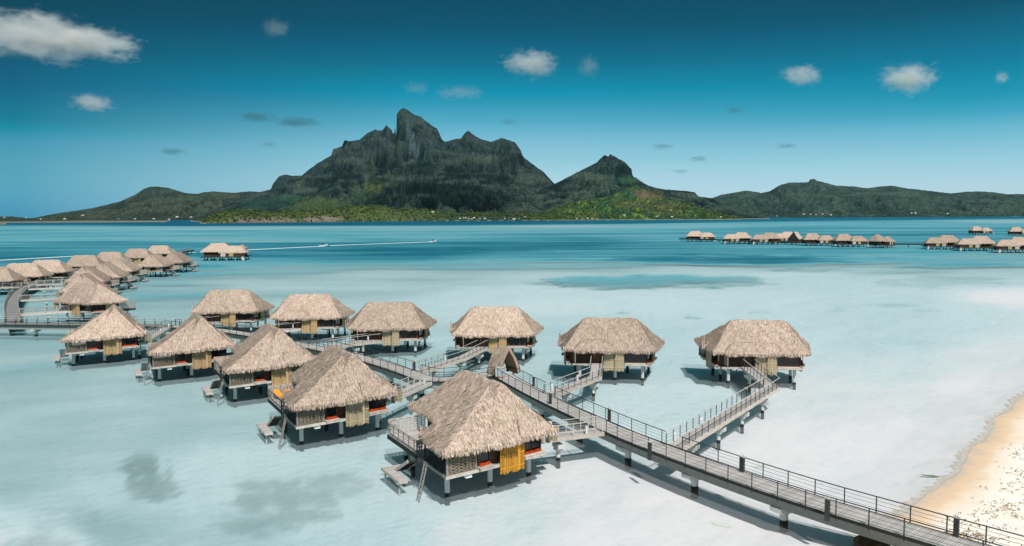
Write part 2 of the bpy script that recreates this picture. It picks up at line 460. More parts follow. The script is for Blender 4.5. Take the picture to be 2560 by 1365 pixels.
HIPS = [
    ([(3.1, .2), (9.9, 1.0), (9.9, 12.1), (3.1, 13.6)], ZE, [1.22, 1.07, 1.22, 1.07]),
    ([(0, 0), (6.3, .2), (6.3, 5.75), (.6, 5.6)], ZE - .02, [.94, 6.0, 2.7, .66]),
    ([(6.0, 2.2), (10.35, 2.3), (10.35, 7.4), (6.0, 7.4)], ZE - .03, [1.25, 1.15, 1.25, .4]),
]
def make_bungalow():
    root = empty('overwater_bungalow')
    roof_mesh('roof', HIPS, (OU, OV), parent=root, seed=4)
    w = hb()
    # walls: the main room and the side room under the lower roof
    def wall(a, b, z0, z1, th=.12):
        w.bar((a[0], a[1], (z0 + z1) / 2), (b[0], b[1], (z0 + z1) / 2), th, z1 - z0)
    zt = 3.62
    mainp = [(4.3, 1.25), (9.05, 2.0), (9.05, 11.0), (4.3, 12.3)]
    for i in range(4): wall(mainp[i], mainp[(i + 1) % 4], ZF, zt)
    for a, b in (((2.95, 1.0), (4.3, 1.25)), ((2.95, 1.0), (2.95, 5.1)), ((2.95, 5.1), (4.3, 5.2))): wall(a, b, ZF, zt)
    w.build('wall', M['wood_dark'], root)
    fl = hb()
    for poly in ([(4.1, .95), (9.3, 1.75), (9.3, 11.3), (4.1, 12.6)], [(.45, .55), (4.09, .9), (4.09, 5.49), (.45, 5.49)]):
        fl.add([(p[0], p[1], z) for z in (1.66, ZF) for p in poly], [(3, 2, 1, 0), (4, 5, 6, 7)] + [(i, (i + 1) % 4, 4 + (i + 1) % 4, 4 + i) for i in range(4)])
    fl.build('floor', M['wood_grey'], root)
    fa = hb()
    ring = [(.42, .50), (4.1, .88), (9.33, 1.70), (9.33, 11.33), (4.1, 12.63)]
    for i in range(4): fa.bar((ring[i][0], ring[i][1], 1.78), (ring[i + 1][0], ring[i + 1][1], 1.78), .07, .22)
    fa.build('floor_beam', M['fascia'], root)
    for v in (3.0, 7.3, 11.0):
        js = hb(); js.bar((.9 if v < 4 else 4.3, v, 1.56), (9.1, v + .25, 1.56), .22, .2); js.build('joist', M['wood_grey'], root)
    G = (.40, .33, .19, 1)
    # the short side that looks along the row
    d = Vector((1, .158)).normalized(); nf = Vector((d.y, -d.x))
    pf = lambda u, off=0.0: (u + nf.x * off, 1.25 + (u - 4.3) * .158 + nf.y * off)
    bamboo_screen(root, pf(4.85, .47), pf(7.1, .47), 1.12, 3.6, nf, G, seed=3)
    window(root, pf(7.2, .07), pf(9.0, .07), 2.05, 3.5, nf)
    window(root, (3.1, 1.04 - .07), (4.2, 1.24 - .07), 2.05, 3.5, nf, mullions=1)
    woven(root, (.55, .62), (2.85, .88), ZF + .05, 3.45, mat=M['weave_dark'])
    for p in ((.55, .56), (2.92, .84), (.8, 4.9)):
        cp = hb(); cp.box(p[0] - .06, p[0] + .06, p[1] - .06, p[1] + .06, ZF, 3.6); cp.build('corner_post', M['wood_grey'], root)
    bamboo_screen(root, (9.75, 2.35), (11.0, 2.55), 2.35, 3.5, nf, (.34, .31, .23, 1), seed=5)
    # the entrance side
    nr = Vector((1, 0))
    bamboo_screen(root, (9.66, 5.9), (9.66, 8.35), 1.12, 3.6, nr, (.40, .37, .27, 1), seed=8)
    window(root, (9.12, 8.5), (9.12, 10.9), 2.05, 3.5, nr, cushion=False, mullions=3)
    dr = hb(); dr.box(9.10, 9.17, 4.6, 5.55, ZF, 3.55); dro = dr.build('door', M['wood_brown'], root)
    hd = hb(); hd.box(9.17, 9.23, 4.72, 4.78, 2.75, 3.05); hd.build('handle', M['rail_pale'], dro)
    lt = hb(); lt.box(9.12, 9.2, 2.6, 3.7, 2.9, 3.3); lt.build('vent_panel', M['wood_brown'], root)
    # the far short side
    d2 = Vector((-4.75, 1.3)).normalized(); n2 = Vector((d2.y, -d2.x))
    pb = lambda t, off=0.0: (9.05 + d2.x * t + n2.x * off, 11.0 + d2.y * t + n2.y * off)
    window(root, pb(.15, .07), pb(2.2, .07), 2.05, 3.5, n2, mullions=2)
    bamboo_screen(root, pb(2.4, .3), pb(3.8, .3), 1.5, 3.6, n2, (.50, .38, .20, 1), seed=11)
    # lagoon deck
    dk = hb(); planks(dk, .72, 4.08, 5.5, 12.35, 1.74, 1.87, 'y'); dk.build('deck', M['planks_pale'], root)
    de = hb()
    for a, b in (((.68, 5.5), (.68, 12.4)), ((.68, 12.4), (4.1, 12.4))): de.bar((a[0], a[1], 1.68), (b[0], b[1], 1.68), .07, .34)
    de.build('deck_beam', M['wood_black'], root)
    rail(root, [(.75, 5.8), (.75, 12.3)], 1.87, .95)
    woven(root, (.75, 12.3), (4.0, 12.3), 1.9, 3.1)
    # side walk, gate, stairs, bathing platform, ladder
    rail(root, [(.5, .68), (.5, 4.3)], ZF, .95, mat='wood_black', gap=.9)
    gt = hb()
    for v in (4.4, 5.3):
        gt.box(.28, .36, v - .04, v + .04, .9, 3.25)
    gt.bar((.32, 4.4, 2.2), (.32, 5.3, 3.15), .05); gt.bar((.32, 5.3, 2.2), (.32, 4.4, 3.15), .05)
    gt.bar((.32, 4.35, 3.2), (.32, 5.35, 3.2), .07); gt.bar((.32, 4.35, 2.15), (.32, 5.35, 2.15), .07)
    gt.cyl(.55, 4.85, 3.14, 3.24, .42, .42, 12); gt.cyl(.55, 4.85, 3.24, 3.40, .42, .18, 12)
    gt.build('gate', M['wood_black'], root)
    st = hb()
    for k in range(7):
        z = 1.75 - k * .2; v = 5.45 + k * .36; st.box(-.42, .40, v - .17, v + .17, z + .05, z + .10)
    st.build('stairs', M['wood_black'], root)
    sg = hb(); sg.bar((.44, 5.2, 2.0), (.44, 7.9, .5), .05, .24); sg.bar((-.46, 5.2, 2.0), (-.46, 7.9, .5), .05, .24)
    sg.build('stringer', M['fascia'], root)
    pl = hb(); planks(pl, -1.15, -.5, 5.2, 8.9, .46, .60, 'y'); planks(pl, -.5, .5, 7.75, 8.9, .46, .59, 'y'); pf_ = pl.build('swim_platform', M['planks_pale'], root)
    pe = hb(); pe.bar((-1.19, 5.2, .5), (-1.19, 8.9, .5), .05, .2); pe.bar((-1.15, 5.16, .5), (-.5, 5.16, .5), .05, .2)
    for q in ((-1.0, 5.6), (-1.0, 8.5), (-.7, 8.3)): pe.cyl(q[0], q[1], -1.6, .46, .07)
    pe.build('platform_beam', M['fascia'], pf_)
    ld = hb()
    for o in (-.22, .22): ld.bar((.30, 3.7 + o, 2.1), (-.35, 3.7 + o, -.5), .07)
    for k in range(8):
        t = (k + .6) / 8.6; ld.bar((.30 - .65 * t, 3.46, 1.9 - 2.4 * t), (.30 - .65 * t, 3.94, 1.9 - 2.4 * t), .06)
    ld.build('ladder', M['wood_grey'], root)
    bx = hb(); bx.box(2.1, 2.6, .8, 1.1, 1.38, 1.62); bx.build('junction_box', M['white'], root)
    pm = None
    for u, v in ((1.3, 2.2), (5.0, 2.6), (8.6, 3.0), (1.5, 9.0), (5.0, 7.3), (8.6, 7.3), (2.0, 11.7), (5.0, 11.0), (8.6, 10.6)):
        if pm is None:
            p = MB(); p.cyl(0, 0, -3.4, 1.855, .19, .19, 14)
            pm = o = p.build('pile', M['concrete'], root, smooth=False)
        else:
            o = pm.copy(); COL.objects.link(o); o.parent = root
        o.location = (u - OU, v - OV, 0)
    bpy.context.view_layer.update()
    for c in root.children:          # the floor stands a little above the first guess
        if c.name.split('.')[0] not in ('roof', 'pile', 'swim_platform', 'stairs', 'stringer', 'ladder'): c.location.z += .2
    return root

def uvw(place, u, v, z):
    """bungalow plan coordinates to the world"""
    (x, y), rz = place[:2]; du, dv = u - OU, v - OV
    if len(place) > 2 and place[2]: du = -du
    return Vector((x + du * math.cos(rz) - dv * math.sin(rz), y + du * math.sin(rz) + dv * math.cos(rz), z))
ZR = 7.44
def ridge_at(*pxs):
    p = Vector((0, 0, 0))
    for q in pxs: p += at(q[0], q[1], ZR)
    p /= len(pxs); return (p.x, p.y)

GOLD = (.54, .265, .03, 1); STRAW = (.50, .34, .17, 1); PALE = (.42, .35, .245, 1); TAN = (.46, .325, .18, 1)
BUNG = [  # place, direction of the entrance, label, screen colours
    ('N1', ridge_at((1241, 951), (1165, 922)), 30, 'thatched bungalow with a golden bamboo screen, long bathing stairs and red window seats', (GOLD, PALE)),
    ('N2', ridge_at((885, 880), (824, 859)), 30, 'thatched bungalow with orange sun loungers on its deck and a pale straw bamboo screen', (PALE, PALE)),
    ('N3', ridge_at((700, 819), (664, 806)), 30, 'thatched bungalow with an orange armchair at the corner of its deck', (STRAW, PALE)),
    ('N4', ridge_at((516, 790), (477, 780)), 29, 'thatched bungalow between the one with the orange armchair and the end one of its row', (TAN, PALE)),
    ('N5', ridge_at((309, 769), (264, 759)), 28, 'thatched bungalow ending its row where the straight walkway passes behind it to the curve', (TAN, PALE)),
    ('B6', ridge_at((1838, 798), (1958, 798)), -97, 'thatched bungalow by the beach reached by the long cranked bridge', (PALE, PALE)),
    ('B5', ridge_at((1469, 792), (1589, 793)), -97, 'thatched bungalow between the beach one and the one behind the arched shelter', (PALE, PALE)),
    ('B4', ridge_at((1187, 764), (1295, 765)), -91, 'thatched bungalow rising behind the arched walkway shelter, half gold bamboo screen', (TAN, TAN)),
    ('B3', ridge_at((929, 753), (1022, 753)), -86, 'thatched bungalow with red seats at its open end, reached by a short bridge', (PALE, PALE)),
    ('B2', ridge_at((733, 733), (820, 734)), -85, 'thatched bungalow third from the shelter along the outer side of the walkway', (PALE, TAN)),
    ('B1', ridge_at((538, 722), (615, 723)), -84, 'thatched bungalow ending the outer row, its long red seat under the eave', (PALE, TAN)),
    ('L1', ridge_at((222, 706),), -116, 'thatched bungalow directly behind the row end, its bridge running to the curved walkway', (PALE, TAN)),
    ('L2', ridge_at((208, 683),), 14, 'thatched bungalow second along the inner side of the curved walkway, roof half hidden', (PALE, TAN)),
    ('L3', ridge_at((219, 665),), 8, 'thatched bungalow third along the inner side of the curved walkway, narrow woven screen', (PALE, TAN)),
    ('L4', ridge_at((265, 657),), 4, 'thatched bungalow fourth along the inner side of the curved walkway', (PALE, TAN)),
    ('L5', ridge_at((302, 645),), 2, 'thatched bungalow fifth along the inner side of the curve, before the gap in the roofs', (PALE, TAN)),
    ('L6', ridge_at((387, 636),), -4, 'thatched bungalow with its whole front and white woven screen clear over open water', (PALE, TAN)),
    ('L7', ridge_at((440, 629),), -6, 'thatched bungalow at the tip of the cluster, seventh along the inner side of the curve', (PALE, TAN)),
    ('R1', ridge_at((-18, 666),), -70, 'thatched bungalow cut by the picture edge on the outer side of the curve', (TAN, TAN)),
    ('R2', ridge_at((58, 657),), -70, 'thatched bungalow second along the outer side of the curve, long pale screen', (TAN, TAN)),
    ('R3', ridge_at((119, 649),), -70, 'thatched bungalow with a bright orange bamboo screen beside the curved walkway', (GOLD, GOLD)),
    ('R4', ridge_at((212, 637),), -72, 'thatched bungalow fourth along the outer side of the curve, wide hipped roof', (TAN, TAN)),
    ('R5', ridge_at((277, 629),), -74, 'thatched bungalow fifth along the outer side of the curve', (TAN, TAN)),
    ('R6', ridge_at((345, 621),), -76, 'thatched bungalow sixth along the outer side of the curve, dark wall under its eave', (TAN, TAN)),
    ('R7', ridge_at((400, 613),), -80, 'thatched bungalow last on the outer side of the curve, tallest outline of the cluster', (TAN, TAN)),
]
proto = make_bungalow()
bpy.context.view_layer.update()
ptree = tree_of(proto)
PLACE = {}
for i, (key, xy, deg, label, cols) in enumerate(BUNG):
    o = proto if i == 0 else copy_tree(ptree)
    o.location = (xy[0], xy[1], 0); o.rotation_euler = (0, 0, rad(deg))
    mir = key in ('L2', 'L3', 'L4', 'L5', 'L6', 'L7')
    PLACE[key] = (xy, rad(deg), mir)
    if mir:
        o.scale = (-1, 1, 1)
        for c in bpy.data.objects:
            if c.parent == o and c.name.startswith('woven_screen'): c.material_slots[0].link = 'OBJECT'; c.material_slots[0].material = M['weave']
    g = 'bungalows along the straight walkway' if key[0] in 'NB' else 'bungalows along the curved walkway'
    tag(o, label, 'bungalow', g)
    bs = [c for c in bpy.data.objects if c.parent == o and c.name.startswith('bamboo_screen')]
    bs.sort(key=lambda c: c.name)
    bs[0].color = cols[0]; bs[2].color = cols[1]

# ------------------------------------------------------------------ walkways
DZ = 2.1
def resample(pts, step):
    P = [Vector(p) for p in pts]; out = [P[0]]; 
    for a, b in zip(P[:-1], P[1:]):
        n = max(1, int((b - a).length / step))
        for k in range(1, n + 1): out.append(a.lerp(b, k / n))
    return out
def smooth_path(pts, it=3):
    P = [Vector(p) for p in pts]
    for _ in range(it):
        Q = [P[0]]
        for a, b in zip(P[:-1], P[1:]): Q += [a.lerp(b, .25), a.lerp(b, .75)]
        Q.append(P[-1]); P = Q
    return P
def along(path, step, start=0.0):
    """points with normals each `step` metres"""
    out = []; need = start; acc = 0.0
    P = [Vector((p[0], p[1], p[2])) for p in path]
    for a, b in zip(P[:-1], P[1:]):
        L = (b - a).length; d = (b - a) / max(L, 1e-6)
        while need <= acc + L + 1e-6:
            p = a + d * (need - acc); out.append((p, Vector((d.y, -d.x, 0)), d)); need += step
        acc += L
    return out
post_mesh = None
def post(parent, p, h=1.02, mat='steel'):
    global post_mesh
    if post_mesh is None:
        b = MB(); b.box(-.028, .028, -.028, .028, -.28, 1.0); post_mesh = {}
        post_mesh['steel'] = b.build('post', M['steel'], parent)
        o = post_mesh['steel']
    elif mat not in post_mesh:
        b = MB(); b.box(-.032, .032, -.032, .032, -.28, 1.0); post_mesh[mat] = b.build('post', M[mat], parent); o = post_mesh[mat]
    else:
        o = post_mesh[mat].copy(); COL.objects.link(o); o.parent = parent
    o.location = p; o.scale = (1, 1, h); return o
pier_mesh = None
def pier(parent, p, d, z_top, narrow=False):
    """pile with a stepped cap under a walkway"""
    global pier_mesh
    if pier_mesh is None:
        b = MB(); b.cyl(0, 0, -3.4, .80, .27, .27, 16)
        b.box(-.42, .42, -.55, .55, .80, 1.0); b.box(-.42, .42, -.95, .95, 1.0, 1.30)
        pier_mesh = o = b.build('pier', M['concrete'], parent)
    else:
        o = pier_mesh.copy(); COL.objects.link(o); o.parent = parent
    o.location = p; o.rotation_euler = (0, 0, math.atan2(d.y, d.x)); return o
def walkway(name, label, cat, path, width=2.2, posts=1.95, piers=7.6, pstart=2.0, group=None, skip=((), ()), girder=True, mat='planks', railmat='steel', toprail='steel', ends=False):
    """deck, girder, two railings with their posts, piers"""
    path = [Vector((p[0], p[1], p[2] if len(p) > 2 else DZ)) for p in path]
    c = path[0]; root = empty(name, (c.x, c.y, 0)); O = (c.x, c.y, 0)
    tag(root, label, cat, group)
    b = MB(O); b.sweep([tuple(p) for p in path], width, -.09, 0); b.build('deck', M[mat], root)
    if girder:
        b = MB(O)
        for lat in (-.72, .72): b.sweep([tuple(p) for p in path], .34, -.80, -.10, lateral=lat * width / 2.2)
        b.build('girder', M['girder'], root)
    b = MB(O)
    for lat in (-width / 2, width / 2): b.sweep([tuple(p) for p in path], .07, -.16 if girder else -.3, .035, lateral=lat)
    b.build('edge_beam', M['wood_black' if girder else 'fascia'], root)
    for si, sgn in enumerate((-1, 1)):
        fr = frames([tuple(p) for p in path]); pts = []
        for p, n in fr:
            q = Vector((p[0], p[1])) + n * (sgn * (width / 2 - .01)); pts.append(Vector((q.x, q.y, p[2])))
        def gap(q): return any((Vector((q.x, q.y)) - Vector(g[:2])).length < g[2] for g in skip[si])
        fine = resample(pts, .5)
        runs = []; cur = None
        for a, e in zip(fine[:-1], fine[1:]):
            if gap((a + e) / 2): cur = None; continue
            if cur is None: cur = [a]; runs.append(cur)
            cur.append(e)
        allp = [p for p, n, d in along(pts, posts, .15) if not gap(p)]
        for run in runs:
            rails = MB(O); tr = MB(O)
            for a, e in zip(run[:-1], run[1:]):
                for z, w in ((.30, .016), (.56, .016), (.80, .016)): rails.bar(a + Vector((0, 0, z)), e + Vector((0, 0, z)), w)
                tr.bar(a + Vector((0, 0, 1.03)), e + Vector((0, 0, 1.03)), .06, .05)
            ro = rails.build('railing', M[railmat], root)
            tr.build('handrail', M[toprail], ro)
            mine = [p for p in allp if min((p - q).length for q in run) < .3]
            for q in (run[0], run[-1]):
                if all((q - p).length > .5 for p in mine): mine.append(q)
            for p in mine: post(ro, p - Vector(O), 1.02, railmat)
    if piers:
        for p, n, d in along(path, piers, pstart): pier(root, Vector((p.x - O[0], p.y - O[1], 0)), d, DZ)
    return root

def far_edge(px, off=1.1):
    """centre line of a walk from the pixels of its far edge"""
    P = [at(x, y, DZ) for x, y in px]; out = []
    for i, p in enumerate(P):
        d = (P[min(i + 1, len(P) - 1)] - P[max(i - 1, 0)]).normalized(); n = Vector((d.y, -d.x, 0))
        if n.y > 0: n = -n
        out.append(p + n * off)
    return out
right_px = [(1284, 939), (1383, 991), (1520, 1052), (1663, 1112), (2000, 1228), (2300, 1315), (2476, 1365)]
rc = far_edge(right_px)
tail = rc[-1] + (rc[-1] - rc[-2]).normalized() * 26
shelter_c = Vector((-1.0, 85.6, DZ))
path_right = smooth_path([shelter_c] + rc + [tail], 2)
left_px = [(1095, 949), (1036, 926), (940, 896), (847, 875), (738, 853), (586, 824), (440, 813)]
lc = far_edge(left_px)
path_left = smooth_path([shelter_c + Vector((-.9, .4, 0)), Vector((-4.6, 83.6, DZ))] + lc, 2)
west_px = [(440, 813), (330, 810), (200, 809), (60, 807), (-90, 806), (-260, 806)]
path_west = smooth_path(far_edge(west_px), 1)
curve_px = [(33, 803), (29, 787), (28, 770), (33, 748), (48, 728), (72, 713), (100, 701), (135, 690), (170, 681), (230, 668), (300, 655), (370, 642), (430, 633), (480, 624)]
path_curve = smooth_path([at(x, y, DZ) for x, y in curve_px], 2)

def nearest(path, q):
    best = None
    for a, b in zip(path[:-1], path[1:]):
        d = b - a; t = max(0, min(1, (q - a).dot(d) / max(d.length_squared, 1e-9))); p = a + d * t
        if best is None or (p - q).length < best[0]: best = ((p - q).length, p, d.normalized())
    return best
# access bridges: hut, joint on the walk, bends on the way
BR = []
def bridge(key, path, bends=(), shift=0.0, label='', joint=None):
    pl = PLACE[key]; door = uvw(pl, 9.9, 5.1, 2.14); inner = uvw(pl, 9.34, 5.1, 2.14)
    ref = bends[0] if bends else door
    dist, p, d = nearest(path, Vector((ref.x, ref.y, DZ)))
    p = p + d * shift
    if joint: p = nearest(path, at(joint[0], joint[1], DZ))[1]
    q = Vector((ref.x, ref.y, 0)) - Vector((p.x, p.y, 0)); q.normalize()
    pts = [p + q * 1.12] + [Vector((b.x, b.y, 2.05)) for b in bends] + [door, inner]
    pts[0].z = DZ - .012
    BR.append((key, path, p, pts, label))
bridge('B6', path_right, [at(1931, 968, 2.05)], 2.2, 'long cranked bridge from the walkway to the bungalow by the beach', joint=(1705, 1120))
bridge('B5', path_right, [at(1489, 942, 2.05)], 0.8, 'bridge with a sharp bend to the doorway of the bungalow next to the beach one', joint=(1398, 988))
bridge('B4', path_left, [at(1158, 893, 2.05)], -4.5, 'bridge with white lamps climbing behind the arched shelter to the bungalow there', joint=(1060, 930))
bridge('B3', path_left, [], 1.0, 'short bridge to the arched doorway of the bungalow with red end seats')
bridge('B2', path_left, [], 1.0, 'short pale bridge to the third doorway of the outer row')
bridge('B1', path_left, [], 1.0, 'short bridge to the end bungalow of the outer row')
bridge('N1', path_right, [], 0.5, 'pale railed bridge to the bungalow with the golden screen')
bridge('N2', path_left, [], 0.5, 'pale railed bridge to the bungalow with the orange loungers')
bridge('N3', path_left, [], 0.5, 'half hidden bridge to the bungalow with the orange armchair')
bridge('N4', path_left, [], 0.5, 'hidden bridge to the bungalow next to the row end')
bridge('N5', path_west, [], 0.5, 'hidden bridge to the end bungalow of the inner row')
names = ['first', 'second', 'third', 'fourth', 'fifth', 'sixth', 'seventh', 'eighth']
for k in range(1, 8): bridge('L%d' % k, path_curve, [], 0.0, 'bridge from the curved walkway to its %s inner bungalow' % names[k - 1])
for k in range(1, 8): bridge('R%d' % k, path_curve, [], 0.0, 'bridge from the curved walkway to its %s outer bungalow' % names[k - 1])
def gaps(path): return [(b[2].x, b[2].y, 2.0) for b in BR if b[1] is path]
gp = lambda path: (gaps(path), gaps(path))
def side_gaps(path, width=2.2):
    L = [[], []]
    for b in BR:
        if b[1] is not path: continue
        q = b[3][0]; dist, p, d = nearest(path, Vector((q.x, q.y, DZ))); n = Vector((d.y, -d.x, 0))
        L[1 if (q - p).dot(n) > 0 else 0].append((q.x, q.y, 1.0))
    L[0].append((shelter_c.x, shelter_c.y, 1.7)); L[1].append((shelter_c.x, shelter_c.y, 1.7))
    return L
walkway('boardwalk', 'straight plank boardwalk from the beach to the arched shelter, on stout concrete piers', 'boardwalk', path_right, skip=side_gaps(path_right), pstart=4.2)
walkway('boardwalk', 'plank boardwalk running from the arched shelter behind the inner row of bungalows', 'boardwalk', path_left, skip=side_gaps(path_left))
sg = side_gaps(path_west); sg[0].append((at(33, 803, DZ).x, at(33, 803, DZ).y, 1.6)); sg[1].append((at(33, 803, DZ).x, at(33, 803, DZ).y, 1.6))
walkway('boardwalk', 'straight grey pier past the end bungalow, on piles over open water', 'boardwalk', path_west, skip=sg, width=2.4, toprail='rail_pale', mat='planks_grey')
walkway('boardwalk', 'grey walkway curving between the two rows of the bungalow cluster', 'boardwalk', path_curve, skip=side_gaps(path_curve), width=2.3, piers=9, posts=2.4, railmat='wood_grey', toprail='rail_pale', mat='planks_grey')
lamp_mesh = None
for key, path, p, pts, label in BR:
    pale = key[0] in 'N'
    pts2 = []
    for a, b in zip(pts[:-1], pts[1:]): pts2 += [a, a.lerp(b, .5)]
    pts2.append(pts[-1])
    far = key[0] in 'LR'
    br = walkway('access_bridge', label, 'bridge', pts, width=1.35, posts=1.35 if not far else 2.0, piers=0, group='bridges to the bungalow doors', girder=False, mat='planks_pale', railmat='rail_pale' if (pale or far) else 'steel', toprail='rail_pale')
    O = br.location
    ln = sum((b - a).length for a, b in zip(pts[:-1], pts[1:]))
    if ln > 5:
        for q, n, d in along(pts, 6.2 if ln > 10 else ln, 3.6 if ln > 10 else ln * .55):
            o = pier(br, Vector((q.x - O.x, q.y - O.y, 0)), d, DZ); o.scale = (.66, .62, 1.12)
    if not far and ln > 5:
        for q, n, d in along(pts, 5.5, 1.6)[:2]:
            if lamp_mesh is None:
                b = MB(); b.box(-.10, .10, -.06, .06, .05, .55); b.add([(-.10, -.06, .55), (.10, -.06, .55), (.10, .06, .55), (-.10, .06, .55), (0, -.14, .72), (0, .06, .72)], [(0, 1, 4), (3, 5, 2), (0, 4, 5, 3), (1, 2, 5, 4)])
                lamp_mesh = o = b.build('lamp', M['white'], br)
            else: o = lamp_mesh.copy(); COL.objects.link(o); o.parent = br
            o.location = (q.x - O.x + n.x * -.56, q.y - O.y + n.y * -.56, q.z); o.rotation_euler = (0, 0, math.atan2(d.y, d.x))

# lamp bollards at the boardwalk's edges
def bollard(p, label, first=[None]):
    if first[0] is None:
        root = empty('lamp_bollard')
        b = MB(); b.box(-.13, .13, -.09, .09, -.3, 1.06)
        for k in range(5): b.box(-.135, .135, -.095, .095, .2 + k * .16, .26 + k * .16)
        b.build('housing', M['steel'], root)
        c = MB(); c.box(-.15, .15, -.10, .10, 1.06, 1.13); c.cyl(.05, 0, 1.13, 1.34, .015, .015, 6); c.cyl(-.05, 0, 1.13, 1.30, .015, .015, 6); c.build('cap', M['rail_pale'], root)
        bpy.context.view_layer.update(); first[0] = tree_of(root); o = root
    else: o = copy_tree(first[0])
    o.location = p; dist, q, d = nearest(path_right + path_left[::-1], p); o.rotation_euler = (0, 0, math.atan2(d.y, d.x))
    tag(o, label, 'bollard', 'lamp bollards on the boardwalk edge')
for px, py, lab in ((2390, 1341, 'dark lamp bollard on the boardwalk edge where it passes over dry sand'), (1856, 1180, 'dark lamp bollard past the junction of the long cranked bridge'), (1523, 1052, 'dark lamp bollard between the junctions of the two outer bridges'), (1334, 966, 'dark lamp bollard closest to the arched shelter'), (1036, 925, 'dark lamp bollard at the foot of the bridge behind the shelter')):
    bollard(at(px, py, DZ) + Vector((0, 0, 0)), lab)
for px, py, lab in ((1624, 1140, 'dark lamp bollard on the shaded edge of the boardwalk opposite open water'), (2068, 1290, 'grey lamp bollard on the shaded edge of the boardwalk above a pier'), (1376, 1010, 'dark lamp bollard opposite the bridge to the golden screen bungalow')):
    bollard(at(px, py, DZ), lab)

# ------------------------------------------------------------------ arched thatched shelter and its cabinet
sh = empty('walkway_shelter', (shelter_c.x, shelter_c.y, DZ), rad(-57)); tag(sh, 'small arched thatch shelter spanning the boardwalk at its bend', 'shelter')
def arch(t, w, h):   # pointed arch, t in 0..1 from foot to apex
    return w * (1 - t ** 1.45), h * t ** .9
ab = MB(); bl = MB(); rr = random.Random(5); N = 9
for sgn in (-1, 1):
    for i in range(N):
        y0, z0 = arch(i / N, 1.2, 2.85); y1, z1 = arch((i + 1) / N, 1.2, 2.85)
        vs = []
        for dx in (-1.15, 1.15):
            for (y, z, o_) in ((y0, z0, 0), (y1, z1, 0), (y1, z1, .24), (y0, z0, .24)): vs.append((dx, sgn * (y + o_), z + o_ * .7))
        ab.add(vs, [(0, 1, 2, 3), (7, 6, 5, 4), (0, 4, 5, 1), (2, 6, 7, 3), (1, 5, 6, 2), (0, 3, 7, 4)], .35)
    for k in range(1500):
        t = rr.uniform(.05, 1); y, z = arch(t, 1.2, 2.85); ye, ze_ = arch(max(0, t - .14), 1.2, 2.85); x = rr.uniform(-1.18, 1.18); w = rr.uniform(.015, .035); o_ = rr.uniform(.25, .32)
        bl.add([(x - w, sgn * (y + o_), z + .1), (x + w, sgn * (y + o_), z + .1), (x + w * .5 + rr.uniform(-.05, .05), sgn * (ye + o_ + .05), ze_ + .08), (x - w * .5, sgn * (ye + o_ + .05), ze_ + .08)], [(0, 1, 2, 3)], min(1, max(0, rr.gauss(.5, .25))))
ab.add([(p[0], p[1], p[2]) for p in bl.v], bl.f); ab.t[-len(bl.f):] = bl.t
ab.build('roof', M['thatch'], sh, attr=True)
fb = MB()
for x in (-1.1, 1.1):
    for sgn in (-1, 1):
        for i in range(N):
            y0, z0 = arch(i / N, 1.14, 2.80); y1, z1 = arch((i + 1) / N, 1.14, 2.80); fb.bar((x, sgn * y0, z0), (x, sgn * y1, z1), .09)
fb.build('frame', M['wood_brown'], sh)
bb = MB(); bb.add([(-1.0, -1.2, .1), (-1.0, .1, .1), (-1.0, .1, 2.4), (-1.0, -.55, 1.85), (-1.0, -1.1, .9)], [(0, 1, 2, 3, 4)]); bb.build('back_panel', M['wood_dark'], sh)
bb = MB(); bb.box(-.8, .8, .75, 1.15, .40, .48); bb.box(-.7, -.6, .8, 1.1, 0, .4); bb.box(.6, .7, .8, 1.1, 0, .4); bb.build('bench', M['wood_dark'], sh)
pc = at(1251, 943, DZ + .02)
cb = empty('utility_cabinet', (pc.x, pc.y, DZ + .02), rad(-20)); tag(cb, 'pale grey metal cabinet standing at the mouth of the arched shelter', 'cabinet')
b = MB(); b.box(-.46, .46, -.34, .34, .10, 1.08); b.build('body', M['cabinet'], cb)
b = MB(); b.box(-.42, .42, -.36, -.34, .16, 1.02); d_ = b.build('door', M['cabinet'], cb)
b = MB(); b.box(.30, .34, -.39, -.36, .55, .70); b.build('handle', M['steel'], d_)
b = MB(); b.box(-.49, .49, -.37, .37, 1.08, 1.12); b.build('lid', M['rail_pale'], cb)
b = MB(); b.box(-.44, .44, -.3, .3, 0, .10); b.build('plinth', M['red'], cb)

# small pavilion beside the far pier end
pv = at(606, 643, 0)
po = empty('pavilion', (pv.x, pv.y, 0)); tag(po, 'tiny thatched pavilion on a deck beside the pier end bungalow', 'pavilion')
roof_mesh('roof', [([(-2.3, -2.3), (2.3, -2.3), (2.3, 2.3), (-2.3, 2.3)], 4.6, [.9] * 4)], (0, 0), 40, 9, po)
b = MB(); b.box(-2.4, 2.4, -2.4, 2.4, 1.7, 1.9); b.build('deck', M['fascia'], po)
for x in (-2, 2):
    for y in (-2, 2):
        b = MB(); b.cyl(x * .9, y * .9, -3, 4.5, .14); b.build('post', M['wood_grey'], po)

